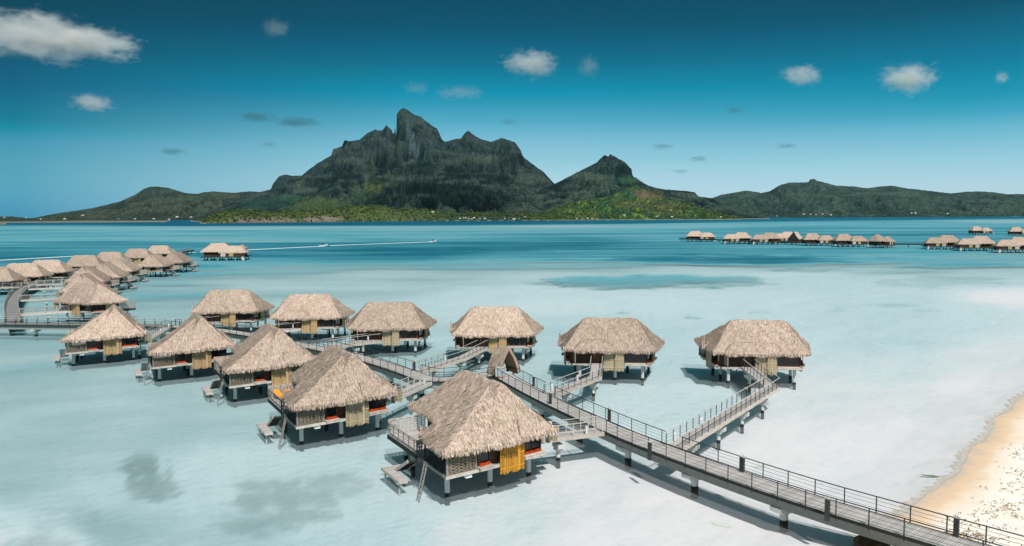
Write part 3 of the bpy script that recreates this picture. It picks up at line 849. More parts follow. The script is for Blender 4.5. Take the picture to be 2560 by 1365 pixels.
# ------------------------------------------------------------------ things on the decks
def lounger(place, u, v, turn, label, first=[None]):
    if first[0] is None:
        root = empty('sun_lounger')
        b = MB(); b.box(-.34, .34, -.95, .95, .22, .27)
        for x in (-.3, .3):
            for y in (-.85, .85): b.box(x - .03, x + .03, y - .03, y + .03, 0, .22)
        b.build('frame', M['wood_brown'], root)
        c = MB(); c.box(-.32, .32, -.93, .35, .27, .39); c.bar((0, .36, .33), (0, .98, .80), .64, .12, up=(0, 0, 1)); c.build('cushion', M['orange'], root)
        bpy.context.view_layer.update(); first[0] = tree_of(root); o = root
    else: o = copy_tree(first[0])
    o.location = uvw(PLACE[place], u, v, 2.074); o.rotation_euler = (0, 0, PLACE[place][1] + rad(turn)); tag(o, label, 'lounger'); return o
lounger('N2', 1.7, 11.2, 20, 'orange cushioned lounger beside the woven screen of its deck')
lounger('N2', 2.7, 10.9, 20, 'orange cushioned lounger on the wall side of the same deck')
ac = empty('armchair', uvw(PLACE['N3'], 1.5, 8.9, 2.074), PLACE['N3'][1] + rad(40)); tag(ac, 'orange upholstered armchair by the railing of a bungalow deck', 'armchair')
b = MB(); b.box(-.4, .4, -.4, .4, .25, .45); b.build('seat', M['orange'], ac)
b = MB(); b.box(-.4, .4, .30, .42, .45, 1.0); b.build('backrest', M['orange'], ac)
for x in (-.36, .36):
    b = MB(); b.box(x - .06, x + .06, -.38, .38, .45, .66); b.build('armrest', M['wood_brown'], ac)
    for y in (-.34, .34):
        b = MB(); b.box(x - .03, x + .03, y - .03, y + .03, 0, .25); b.build('leg', M['wood_brown'], ac)

# ------------------------------------------------------------------ far suites
SU, SV = 7.0, 5.0
SUITE_HIPS = [([(0, .6), (11.8, .6), (11.8, 7.2), (0, 7.2)], 3.8, [1.0, 1.05, 1.0, 1.05]), ([(6.5, 3.2), (20.5, 3.8), (19.5, 11.8), (6.5, 11.8)], 4.2, [1.0, 1.1, 1.0, 1.05])]
def make_suite():
    root = empty('overwater_suite'); OR = (10.2, 4.2, 0)
    roof_mesh('roof', SUITE_HIPS, OR, 60, 12, root, fringe=6)
    b = MB(OR); b.box(1.0, 11.6, 1.0, 7.2, 1.95, 3.85); b.box(7.4, 19.0, 4.6, 10.8, 1.951, 3.95); b.build('wall', M['wood_dark'], root)
    b = MB(OR); b.box(.2, 19.4, .2, 11.0, 1.65, 1.95); b.build('floor', M['wood_black'], root)
    b = MB(OR); b.box(8.9, 10.9, .6, .75, 1.7, 3.5); b.build('woven_screen', M['weave'], root)
    b = MB(OR); b.box(5.6, 7.4, .5, .65, 1.5, 3.6); o_ = b.build('bamboo_screen', M['bamboo'], root, attr=True); o_.color = (.46, .36, .2, 1)
    b = MB(OR); b.box(13.2, 17.4, 1.2, 3.4, 1.72, 1.92); b.build('deck', M['fascia'], root)
    b = MB(OR); b.bar((1.6, -.1, 1.8), (1.0, -1.6, .2), .8, .12); b.build('stairs', M['fascia'], root)
    pm = None
    for u in (1.2, 4.9, 8.6, 12.3, 15.8, 18.8):
        for v in (1.0, 5.2, 9.8):
            if pm is None:
                p = MB(); p.cyl(0, 0, -3.4, 1.66, .24, .24, 8); pm = o = p.build('pile', M['concrete'], root)
            else: o = pm.copy(); COL.objects.link(o); o.parent = root
            o.location = (u - OR[0], v - OR[1], 0)
    return root
suite = make_suite(); bpy.context.view_layer.update(); stree = tree_of(suite)
FS = [  # middle pixel of the roof, waterline pixel, turn, mirrored, label
    (1755, 604, 0, 1, 'grey thatched suite at the free end of the long row across the lagoon'),
    (1848, 610, -12, 0, 'grey thatched suite next after the gap at the free end of the far row'),
    (1920, 611.5, -10, 0, 'grey thatched suite joined to the one with the dark gable in the far row'),
    (1968, 608, 4, 0, 'grey thatched suite half hidden behind the dark gabled hut'),
    (2054, 615, 4, 1, 'grey thatched suite following the dark gabled hut in the far row'),
    (2135, 618, 6, 1, 'grey thatched suite next to the lone one before the open pier'),
    (2220, 620, 40, 1, 'single roofed grey suite standing where the far pier runs open'),
    (2368, 624, -14, 0, 'grey thatched suite just after the open stretch of far pier'),
    (2452, 628, -14, 0, 'grey thatched suite below the two remote ones'),
    (2552, 633, -14, 0, 'grey thatched suite cut by the picture edge, lowest of its row'),
    (2461, 587, 10, 1, 'small remote suite with a tiny outlying hut, beyond the main far row'),
    (2562, 590, -8, 1, 'remote suite cut by the picture edge beyond the main far row'),
]
FS.append((552, 652, 6, 1, 'thatched suite standing apart at the end of the curved pier, a small pavilion beside it'))
for i, (px, py, turn, mir, lab) in enumerate(FS):
    o = suite if i == 0 else copy_tree(stree)
    p = at(px, py, 0); o.location = (p.x, p.y + 4.5, 0); o.rotation_euler = (0, 0, rad(turn)); sc = .97
    o.scale = (-sc if mir else sc, sc, sc)
    if px == 2220: o.scale.x *= .72
    if px in (552, 1755): o.scale.x *= 1.10; tag(o, lab, 'suite', 'suites across the lagoon' if px > 1000 else None)
gp_ = at(1992, 612, 0)
gh = empty('gabled_hut', (gp_.x, gp_.y + 3, 0), rad(-35)); tag(gh, 'dark gabled thatched hut with an open triangular front in the far row', 'hut')
b = MB()
b.add([(-4, -5, 3.6), (4, -5, 3.6), (0, -4.2, 8.6), (-4, 5, 3.6), (4, 5, 3.6), (0, 5, 8.6)], [(0, 2, 5, 3), (1, 4, 5, 2), (0, 3, 4, 1)], .7); b.build('roof', M['thatch'], gh, attr=True)
b = MB(); b.add([(-3.6, -4.6, 3.5), (3.6, -4.6, 3.5), (0, -4.2, 8.1)], [(0, 1, 2)]); b.build('gable', M['wood_black'], gh)
b = MB(); b.box(-3.6, 3.6, -4.6, 4.6, 1.7, 3.6); b.build('wall', M['wood_dark'], gh)
for x in (-3, 0, 3):
    for y in (-4, 4):
        p = MB(); p.cyl(x, y, -3.4, 1.7, .24, .24, 8); p.build('pile', M['concrete'], gh)
fp = [at(x, y, 2.1) for x, y in ((1700, 595.5), (1800, 598.5), (1900, 602), (2000, 604), (2120, 606), (2250, 608.5), (2330, 609.5), (2420, 613), (2520, 617), (2650, 622))]
fo = empty('far_pier', (fp[0].x, fp[0].y, 0)); tag(fo, 'long dark pier linking the grey suites across the lagoon', 'pier')
b = MB((fp[0].x, fp[0].y, 0)); b.sweep([(p.x, p.y, 2.1) for p in fp], 2.6, -.8, 0); b.build('deck', M['wood_black'], fo)
b = MB((fp[0].x, fp[0].y, 0))
for s_ in (-1.3, 1.3): b.sweep([(p.x, p.y, 2.1) for p in fp], .08, .9, 1.0, lateral=s_)
b.build('railing', M['steel'], fo)
pm = None
for p, n, d in along(fp, 9.5, 2):
    if pm is None:
        q = MB(); q.cyl(0, 0, -3.4, 1.4, .3, .3, 8); pm = o = q.build('pile', M['concrete'], fo)
    else: o = pm.copy(); COL.objects.link(o); o.parent = fo
    o.location = (p.x - fp[0].x, p.y - fp[0].y, 0)
tp = at(2430, 585, 0)
th = empty('outlying_hut', (tp.x, tp.y, 0)); tag(th, 'tiny hut on piles off the end of the remote suite', 'hut')
roof_mesh('roof', [([(-3, -2.5), (3, -2.5), (3, 2.5), (-3, 2.5)], 3.6, [.8] * 4)], (0, 0), 20, 3, th, fringe=4)
b = MB(); b.box(-2.4, 2.4, -2, 2, 1.6, 3.5); b.build('wall', M['wood_dark'], th)
for x in (-2, 2):
    for y in (-1.6, 1.6): p = MB(); p.cyl(x, y, -3.4, 1.6, .2, .2, 8); p.build('pile', M['concrete'], th)

# ------------------------------------------------------------------ shore line, sea floor and water
shore_px = [(1900, 1900), (2030, 1560), (2150, 1385), (2239, 1290), (2281, 1269), (2320, 1245), (2349, 1218), (2391, 1189), (2404, 1165), (2428, 1122), (2474, 1090), (2483, 1052), (2520, 1025), (2560, 993), (2660, 920), (2850, 830), (3100, 760)]
SP = np.array([[p.x, p.y] for p in (at(x, y, 0) for x, y in shore_px)])
def shore_dist(X, Y):
    """signed metres from the waterline, positive up the beach"""
    best = np.full(X.shape, 1e9); sg = np.ones(X.shape)
    for i in range(len(SP) - 1):
        a, b = SP[i], SP[i + 1]; d = b - a; L2 = d @ d
        t = np.clip(((X - a[0]) * d[0] + (Y - a[1]) * d[1]) / L2, 0, 1)
        qx = a[0] + t * d[0]; qy = a[1] + t * d[1]; dd = np.hypot(X - qx, Y - qy)
        s = d[0] * (Y - a[1]) - d[1] * (X - a[0])
        m_ = dd < best; best = np.where(m_, dd, best); sg = np.where(m_, np.where(s < 0, 1.0, -1.0), sg)
    return best * sg
CP = [  # pixel, pixel, depth of tone (0 white sand shallows .. 1 deep channel)
    (30, 1350, .06), (120, 1355, .10), (50, 1320, .17), (300, 1310, .28), (600, 1150, .17), (600, 1200, .19), (600, 1340, .24), (900, 1340, .20), (1200, 1340, .08), (1500, 1330, .03), (1800, 1340, .01), (2050, 1360, .01),
    (50, 1200, .31), (50, 1100, .29), (400, 1050, .275), (800, 1130, .19), (850, 1250, .17), (1000, 1200, .15), (1250, 1250, .12), (1450, 1180, .06), (1700, 1250, .02), (2000, 1120, .02), (2200, 1100, .01), (2250, 1050, .02),
    (100, 950, .33), (50, 900, .32), (300, 960, .29), (600, 1060, .26), (1100, 1000, .22), (1350, 930, .24), (1700, 1000, .14), (1560, 1080, .12), (2250, 1000, .06), (2250, 920, .11), (2450, 960, .02), (2100, 980, .08),
    (60, 860, .34), (1100, 860, .26), (1390, 880, .22), (1390, 830, .24), (1680, 880, .19), (2250, 850, .18), (2450, 880, .08), (1390, 800, .20),
    (450, 720, .38), (680, 715, .29), (1000, 715, .27), (1200, 740, .18), (1390, 760, .13), (1390, 720, .17), (1650, 750, .15), (1900, 750, .16), (2250, 780, .19), (2250, 750, .18), (2400, 770, .14), (2540, 740, .02),
    (680, 690, .33), (680, 665, .42), (1000, 690, .29), (1390, 690, .26), (1390, 660, .40), (1700, 680, .26), (2000, 690, .20), (2250, 700, .19), (2250, 665, .36), (2500, 690, .24),
    (-100, 700, .5), (400, 690, .44), (450, 660, .52), (680, 650, .58), (680, 641, .78), (680, 635, .68), (680, 615, .70), (1000, 630, .74), (1000, 615, .72), (1200, 620, .75), (1390, 630, .68), (1390, 615, .78), (1390, 650, .56), (1650, 640, .62), (1900, 645, .58), (2250, 645, .54), (2500, 645, .48), (1650, 615, .66), (2000, 625, .58), (2300, 628, .56),
    (0, 640, .72), (150, 615, .64), (680, 600, .47), (680, 578, .54), (400, 590, .50), (1000, 590, .54), (1390, 600, .65), (1390, 575, .53), (1650, 595, .55), (1700, 580, .56), (2000, 575, .60), (2300, 585, .66), (2520, 580, .62),
    (0, 600, .54), (0, 575, .56), (200, 570, .48), (500, 570, .44), (680, 569.5, .41), (1000, 569, .40), (1390, 566, .36), (1700, 563, .45), (2000, 559, .52), (2300, 557, .56), (2540, 553, .36),
    (0, 557, .93), (300, 557, .98), (600, 562, .98), (900, 560, .98), (1200, 558, .95), (1500, 556, .90), (1800, 551, .85), (2100, 547, .85), (2400, 544, .9), (0, 551, .95), (1300, 552, 1.0), (2000, 545, .95),
]
BL = [  # soft dark beds: pixel centre, half axes, rise of tone, warmth
    (360, 1165, 50, 46, .14, 1), (385, 1205, 60, 26, .10, 1), (700, 1230, 130, 40, .09, 1), (830, 1195, 90, 26, .07, 1), (640, 1290, 120, 26, .07, 1), (780, 1270, 70, 16, .08, 1), (180, 1280, 110, 30, .05, .6), (90, 1345, 110, 26, .07, 1),
    (1600, 703, 245, 17, .22, 0), (1500, 702, 130, 12, .235, 0), (1780, 697, 150, 9, .18, 0), (1850, 650, 330, 12, .15, 0), (2010, 672, 110, 5, .12, 0), (2330, 700, 160, 14, .08, 0), (2450, 663, 200, 6, .1, 0),
    (1800, 1000, 0.1, 0.1, 0, 0), (1050, 628, 260, 9, .06, 0), (900, 608, 300, 5, .05, 0), (100, 645, 160, 8, .06, 0), (1740, 787, 30, 3, .16, 0), (1560, 775, 16, 3, .16, 0), (2240, 757, 60, 5, .08, 0), (2320, 769, 40, 4, .08, 0), (2100, 770, 25, 3, .1, 0), (1900, 775, 30, 2.5, .09, 0),
]
def tone(X, Y):
    px, py = proj(X, Y, np.zeros_like(X))
    y0 = 540 - .0045 * (px - 1280)
    dy = np.maximum(py - y0, 2.0)
    pxc = np.clip(px, -700, 3300)
    s = pxc / 330.0; t = np.log(dy) * 3.0
    num = np.zeros_like(X); den = np.zeros_like(X)
    for cx, cy, v in CP:
        cdy = max(2.0, cy - (540 - .0045 * (cx - 1280)))
        w = 1.0 / ((s - cx / 330.0) ** 2 + (t - math.log(cdy) * 3.0) ** 2 * 1.6 + .03) ** 2
        num += w * v; den += w
    d = num / den
    far = sstep(70, 20, dy)
    wx = pxc + 60 * fbm(pxc / 260, np.log(dy) * 2.2, 3)
    st = fbm(pxc / 420 + 3, np.log(dy) * 8 + .0006 * pxc, 4)
    d = d + st * (.14 * sstep(.12, .4, d)) 
    st2 = fbm(pxc / 900 + 7, np.log(dy) * 22, 3)
    d = d + st2 * .17 * sstep(330, 70, dy) * sstep(.2, .4, d) * sstep(1.0, .9, d)
    warm = np.zeros_like(X); add = np.zeros_like(X)
    for cx, cy, ax, ay, v, wm in BL:
        if v == 0: continue
        q = ((pxc - cx) / ax) ** 2 + ((py - cy) / ay) ** 2
        nz = fbm(pxc / (ax * .55) + cx, py / (ay * .7), 4)
        g = sstep(1.45, .35, q + nz * 2.0)
        add = np.maximum(add, g * v); warm = np.maximum(warm, g * wm * v / .12)
    d = d + add
    d = d - .012 * sstep(.03, .14, d) * sstep(.56, .40, d)
    return np.clip(d, 0, 1), np.clip(warm, 0, 1)
nS, nY = 520, 560
sv = np.linspace(-1, 1, nS); sv = np.sign(sv) * (np.abs(sv) * .62 + np.abs(sv) ** 5 * 2.6)
yv = np.concatenate([np.linspace(-60, 8, 12), np.exp(np.linspace(math.log(10), math.log(22000), nY - 12))])
Yg, Sg = np.meshgrid(yv, sv, indexing='ij')
Xg = Sg * (np.maximum(Yg, 0) + 45)
sd = shore_dist(Xg, Yg); dep, warm = tone(Xg, Yg)
sd = sd + .55 * fbm(Xg / 3.1, Yg / 3.1, 3) * sstep(14, 2, np.abs(sd))
def grid_obj(name, Z, attrs, mat, mask=None):
    n0, n1 = Xg.shape
    co = np.stack([Xg, Yg, Z], -1).reshape(-1, 3)
    idx = np.arange(n0 * n1).reshape(n0, n1)
    q = np.stack([idx[:-1, :-1], idx[:-1, 1:], idx[1:, 1:], idx[1:, :-1]], -1).reshape(-1, 4)
    if mask is not None:
        mm = mask.reshape(-1)[q].mean(1) > (.49 if name == 'beach' else .51); q = q[mm]
    used = np.unique(q); re = np.full(n0 * n1, -1); re[used] = np.arange(len(used))
    me = bpy.data.meshes.new(name); me.vertices.add(len(used)); me.vertices.foreach_set('co', co[used].ravel())
    q = re[q]
    me.loops.add(q.size); me.loops.foreach_set('vertex_index', q.ravel()); me.polygons.add(len(q))
    me.polygons.foreach_set('loop_start', np.arange(0, q.size, 4)); me.polygons.foreach_set('loop_total', np.full(len(q), 4))
    me.update(calc_edges=True); me.polygons.foreach_set('use_smooth', [True] * len(q))
    for k, a in attrs.items():
        at_ = me.attributes.new(k, 'FLOAT', 'POINT'); at_.data.foreach_set('value', a.reshape(-1)[used].astype(np.float32))
    me.materials.append(mat); o = bpy.data.objects.new(name, me); COL.objects.link(o); return o

TONES = [(0, lin(233, 229, 230)), (.06, lin(222, 223, 225)), (.12, lin(205, 220, 223)), (.20, lin(193, 213, 217)), (.28, lin(175, 200, 203)), (.36, lin(155, 189, 194)), (.46, lin(114, 173, 184)), (.56, lin(84, 153, 168)), (.68, lin(56, 127, 144)), (.80, lin(34, 105, 124)), (1, lin(15, 80, 108))]
def scaled(k): return [(p, (c[0] * k, c[1] * k, c[2] * k, 1)) for p, c in TONES]
def m_seabed():
    t = NT('sea_floor_sand'); p = t.pos()
    n = t.noise(t.mapping(t.mapping(p, rot=(0, 0, -.6)), (.55, 1, 1)), .9, 6, .62); n2 = t.noise(p, .16, 4, .55)
    d = t.math('ADD', t.attr('tone'), t.math('ADD', t.math('MULTIPLY', t.math('SUBTRACT', n, .5), .10), t.math('MULTIPLY', t.math('SUBTRACT', n2, .5), .07)), True)
    c = t.ramp(d, scaled(1.0))
    c = t.mix(t.math('MULTIPLY', t.attr('warm'), .5), c, (.27, .31, .30, 1))
    t.pbr(c, .95, t.bump(n, .3, .08), .0)
    return t.m
def m_beach():
    t = NT('beach_sand'); p = t.pos()
    n = t.noise(p, .8, 6, .6); f = t.noise(p, 7.0, 4, .7); sd_ = t.attr('shore')
    s = t.math('ADD', sd_, t.math('MULTIPLY', t.math('SUBTRACT', n, .5), 2.6))
    k = t.math('MULTIPLY', s, 1 / 12.0)
    c = t.ramp(k, [(0, (.62, .51, .41, 1)), (.04, (.76, .55, .39, 1)), (.11, (.83, .61, .42, 1)), (.20, (.93, .79, .66, 1)), (.30, (.97, .89, .81, 1)), (.78, (.96, .87, .77, 1)), (.92, (.92, .74, .54, 1)), (1, (.90, .71, .50, 1))])
    c = t.mix(t.math('MULTIPLY', t.math('SUBTRACT', f, .52), 1.5, True), c, t.mix(1, c, (.82, .75, .66, 1), 'MULTIPLY'))
    c = t.mix(t.math('MULTIPLY', t.math('SUBTRACT', n, .55), 2.0, True), c, t.mix(1, c, (.93, .80, .62, 1), 'MULTIPLY'))
    t.pbr(c, .9, t.bump(t.math('ADD', f, n), .5, .06), .1)
    return t.m
def m_water():
    t = NT('lagoon_water'); p = t.pos()
    rip = t.noise(t.mapping(t.mapping(p, rot=(0, 0, -.62)), (.38, 1.0, 1)), .75, 6, .68, .8)
    rip3 = t.noise(t.mapping(t.mapping(p, rot=(0, 0, -.7)), (.60, 1.05, 1)), 1.9, 4, .72, 1.0)
    rip2 = t.noise(t.mapping(t.mapping(p, rot=(0, 0, -.5)), (.30, 1.0, 1)), .24, 5, .6, .3)
    sw = t.noise(t.mapping(p, (.18, 1.0, 1)), .035, 5, .6)
    d0 = t.attr('tone')
    jit = t.math('ADD', t.math('ADD', t.math('MULTIPLY', t.math('SUBTRACT', rip3, .5), .22), t.math('MULTIPLY', t.math('SUBTRACT', rip, .5), .22)), t.math('ADD', t.math('MULTIPLY', t.math('SUBTRACT', rip2, .5), .16), t.math('MULTIPLY', t.math('SUBTRACT', sw, .5), .16)))
    d = t.math('ADD', d0, t.math('MULTIPLY', jit, t.ramp(d0, [(0, (.45, .45, .45, 1)), (.2, (1, 1, 1, 1)), (1, (.6, .6, .6, 1))])), True)
    c = t.ramp(d, scaled(1.0))
    c = t.mix(t.math('MULTIPLY', t.attr('warm'), .45), c, (.29, .33, .32, 1))
    # broken foam where the ripples run up the sand
    sh_ = t.attr('shore'); fn = t.noise(p, 1.6, 5, .65); edge = t.math('ADD', sh_, t.math('MULTIPLY', t.math('SUBTRACT', fn, .5), 1.6))
    foam = t.ramp(t.math('MULTIPLY_ADD', edge, .12), [(0, (0, 0, 0, 1)), (.38, (0, 0, 0, 1)), (.46, (.5, .5, .5, 1)), (.52, (.05, .05, .05, 1)), (.58, (.0, .0, .0, 1))])
    foam.node.inputs[0].links[0].from_node.inputs[2].default_value = .5
    murk = t.ramp(t.math('MULTIPLY_ADD', edge, .1), [(0, (0, 0, 0, 1)), (.22, (0, 0, 0, 1)), (.40, (.55, .55, .55, 1)), (.5, (.25, .25, .25, 1)), (.6, (0, 0, 0, 1))])
    murk.node.inputs[0].links[0].from_node.inputs[2].default_value = .5
    c = t.mix(murk, c, (.56, .50, .40, 1)); c = t.mix(foam, c, (.90, .87, .82, 1))
    df = t.n('BsdfDiffuse'); t.l(c, df.inputs['Color'])
    bp = t.bump(t.math('ADD', rip, t.math('MULTIPLY', rip2, 2.2)),   .5, .28); t.l(bp, df.inputs['Normal'])
    tr = t.n('BsdfTransparent')
    wv = t.math('ADD', t.math('ADD', t.math('MULTIPLY', rip, .75), t.math('MULTIPLY', rip3, 1.1)), t.math('MULTIPLY', rip2, .45))
    wv = t.math('MULTIPLY', wv, .66)
    calm = t.ramp(d0, [(0, (.62, .62, .62, 1)), (.16, (0, 0, 0, 1))])
    tcol = t.mix(calm, t.ramp(wv, [(.56, (.72, .79, .80, 1)), (.76, (.935, .95, .95, 1)), (.92, (1, 1, 1, 1))]), (.965, .97, .97, 1)); t.l(tcol, tr.inputs['Color'])  # light and dark of the ripples put into the tint, like caustics
    fac = t.ramp(d0, [(0, (.10, .10, .10, 1)), (.12, (.15, .15, .15, 1)), (.22, (.22, .22, .22, 1)), (.34, (.40, .40, .40, 1)), (.50, (.90, .90, .90, 1)), (1, (1, 1, 1, 1))])
    fac = t.math('MAXIMUM', fac, foam)
    mx = t.n('MixShader'); t.l(fac, mx.inputs[0]); t.l(tr.outputs[0], mx.inputs[1]); t.l(df.outputs[0], mx.inputs[2])
    gl = t.n('BsdfGlossy'); gl.inputs['Roughness'].default_value = .12; t.l(bp, gl.inputs['Normal'])
    fr = t.n('Fresnel'); fr.inputs['IOR'].default_value = 1.33; t.l(bp, fr.inputs['Normal'])
    ff = t.math('MINIMUM', t.math('MULTIPLY', fr.outputs[0], .38), .05)
    m2 = t.n('MixShader'); t.l(ff, m2.inputs[0]); t.l(mx.outputs[0], m2.inputs[1]); t.l(gl.outputs[0], m2.inputs[2])
    t.l(m2.outputs[0], t.out.inputs['Surface'])
    return t.m
zb = np.where(sd > 0, np.minimum(.085 * sd, 1.0 + .01 * sd), np.maximum(.10 * sd, -.62)) - .9 * sstep(.2, 1.0, dep) * (sd < -5)
zb = zb + np.where(sd > 1, .05 * fbm(Xg / 1.7, Yg / 1.7, 3), 0)
landmask = (sd > -.6).astype(float)
tag(grid_obj('seabed', zb, {'tone': dep, 'warm': warm}, m_seabed(), 1 - landmask), kind='structure')
tag(grid_obj('beach', zb, {'shore': sd}, m_beach(), landmask), kind='structure')
tag(grid_obj('lagoon_water', np.zeros_like(Xg), {'tone': dep, 'warm': warm, 'shore': sd}, m_water(), (sd < 4).astype(float)), kind='structure')

# wrack on the sand
rr = random.Random(21); b = MB()
def beach_z(x, y):
    s = float(shore_dist(np.array([x]), np.array([y]))[0]); return (min(.085 * s, 1.0 + .01 * s) if s > 0 else .1 * s), s
k = 0
while k < 900:
    px = rr.uniform(2180, 2640); py = rr.uniform(960, 1420); p = at(px, py, .5)
    z, s = beach_z(p.x, p.y)
    if s < 2.0 or s > 16: continue
    pr = .9 * math.exp(-((s - 4.6) / 1.2) ** 2) + .30 * math.exp(-((s - 7.5) / 1.5) ** 2) + .03
    cl = .5 + .5 * math.sin(p.x * 1.3 + 2 * math.sin(p.y * .7)) * math.sin(p.y * 1.1 + p.x * .4)
    if rr.random() > pr * (.04 + cl ** 2 * 1.4): continue
    k += 1; a = rr.gauss(1.2, .7); L = abs(rr.gauss(.07, .07)) + .02; w = rr.uniform(.012, .035); z += .05
    c, s_ = math.cos(a), math.sin(a)
    b.add([(p.x - c * L - s_ * w, p.y - s_ * L + c * w, z), (p.x - c * L + s_ * w, p.y - s_ * L - c * w, z), (p.x + c * L + s_ * w, p.y + s_ * L - c * w, z), (p.x + c * L - s_ * w, p.y + s_ * L + c * w, z), (p.x, p.y, z + .04)], [(0, 1, 4), (1, 2, 4), (2, 3, 4), (3, 0, 4)])
tag(b.build('seaweed_wrack', M['wrack']), 'brown dry seaweed scraps strewn over the pale beach', 'seaweed', kind='stuff')
def weed(px, py, L, w, ang, lab, mat, z=.012):
    p = at(px, py, 0); b = MB((p.x, p.y, 0)); rr = random.Random(int(px)); n = 10; ring = []
    for i in range(n):
        a = 2 * math.pi * i / n; q = 1 + rr.uniform(-.35, .35); x, y = math.cos(a) * L * q, math.sin(a) * w * q
        ring.append((p.x + x * math.cos(ang) - y * math.sin(ang), p.y + x * math.sin(ang) + y * math.cos(ang), z))
    vs = ring + [(p.x, p.y, z + .01)] ; b.add(vs, [(i, (i + 1) % n, n) for i in range(n)])
    o = b.build('seaweed_clump', mat); o.location = (p.x, p.y, 0); tag(o, lab, 'seaweed', 'seaweed clumps in the shallows'); return o
weed(2330, 1190, .62, .14, -.35, 'dark green seaweed strip drifting near the waterline', M['foliage_weed'])
weed(1902, 1148, .6, .35, .2, 'pale green weed patch in white shallows beyond the boardwalk', M['foliage_pale'], -.595)
weed(1805, 1290, .6, .35, -.6, 'yellowish weed patch in the boardwalk shadow edge', M['foliage_pale'], -.595)
weed(1850, 1353, .6, .28, .1, 'small olive weed patch on white sand below the boardwalk', M['foliage_pale'], -.595)
rp = at(2196, 1352, .3); b = MB((rp.x, rp.y, 0)); rr = random.Random(3)
bm = bmesh.new(); bmesh.ops.create_icosphere(bm, subdivisions=3, radius=1)
for v in bm.verts:
    q = 1 + .22 * math.sin(5 * v.co.x + 2) * math.cos(4 * v.co.y) + rr.uniform(-.05, .05); v.co = Vector((v.co.x * 1.5 * q, v.co.y * 1.1 * q, v.co.z * .55 * q))
me = bpy.data.meshes.new('rock'); bm.to_mesh(me); bm.free(); me.materials.append(M['rock']); ro = bpy.data.objects.new('rock', me); COL.objects.link(ro); ro.location = (rp.x, rp.y - .4, .15)
tag(ro, 'brown rock heap under the boardwalk where the sand begins', 'rock')

# ------------------------------------------------------------------ boats and their wakes
def boat(px, py, heading, label, first=[None]):
    p = at(px, py, 0)
    if first[0] is None:
        root = empty('motor_boat'); b = MB()
        sec = [(-3.2, .95, .75), (-1, 1.05, .8), (1.4, .85, .9), (3.0, .35, 1.05), (3.7, .03, 1.15)]
        vs = []
        for x, w, h in sec: vs += [(x, -w, h), (x, -w * .6, -.2), (x, w * .6, -.2), (x, w, h)]
        fs = [(0, 1, 2, 3)]
        for i in range(4):
            q = 4 * i
            for j in range(3): fs.append((q + j, q + 4 + j, q + 5 + j, q + 1 + j))
            fs.append((q, q + 3, q + 7, q + 4))
        b.add(vs, fs); b.build('hull', M['white'], root)
        b = MB(); b.box(-1.6, .6, -.7, .7, .78, 1.0); b.add([(-1.2, -.65, 1.9), (.4, -.65, 1.9), (.4, .65, 1.9), (-1.2, .65, 1.9), (-1.2, -.65, 2.0), (.4, -.65, 2.0), (.4, .65, 2.0), (-1.2, .65, 2.0)], MB.BF)
        for x, y in ((-1.1, -.6), (-1.1, .6), (.3, -.6), (.3, .6)): b.bar((x, y, .9), (x, y, 1.9), .06)
        b.build('canopy', M['wood_black'], root)
        bpy.context.view_layer.update(); first[0] = tree_of(root); o = root
    else: o = copy_tree(first[0])
    o.location = (p.x, p.y, .05); o.rotation_euler = (0, rad(-4), heading); tag(o, label, 'boat', 'boats crossing the lagoon')
h1 = at(1085, 604, 0) - at(812, 614.5, 0)
boat(1083, 604.5, math.atan2(h1.y, h1.x), 'small boat leading, far from the thatched roofs on open water'); boat(808, 615.5, math.atan2(h1.y, h1.x), 'small boat following, wake starting behind the pier end pavilion')
def wake(pxs, w0, w1, lab):
    P = resample([at(x, y, 0) for x, y in pxs], 6); b = MB(); rr = random.Random(len(P)); n = len(P); vs = []; fs = []
    for i, p in enumerate(P):
        t = i / (n - 1); w = (w0 + (w1 - w0) * t) * rr.uniform(.35, 1.25); d = (P[min(i + 1, n - 1)] - P[max(i - 1, 0)]).normalized(); nn = Vector((d.y, -d.x, 0))
        o_ = rr.uniform(-.3, .3)
        vs += [p + nn * (w + o_) + Vector((0, 0, .02)), p + Vector((0, 0, .22)), p - nn * (w - o_) + Vector((0, 0, .02))]
        if i: q = 3 * i; fs += [(q - 3, q - 2, q + 1, q), (q - 2, q - 1, q + 2, q + 1)]
    b.add(vs, fs); tag(b.build('wake', M['foam']), lab, 'wake', 'boat wakes', 'stuff')
wake([(612, 625.5), (700, 621), (812, 615.5)], .5, 1.1, 'white foam wake trailing the following boat'); wake([(824, 614.5), (950, 609.5), (1083, 604.8)], .35, 1.2, 'white foam wake trailing the leading boat')
wake([(-120, 656), (0, 651), (90, 646), (184, 641)], .9, .7, 'white foam wake crossing behind the bungalow cluster'); wake([(470, 632), (492, 631)], .5, .4, 'short piece of white wake beside the pier end roofs')

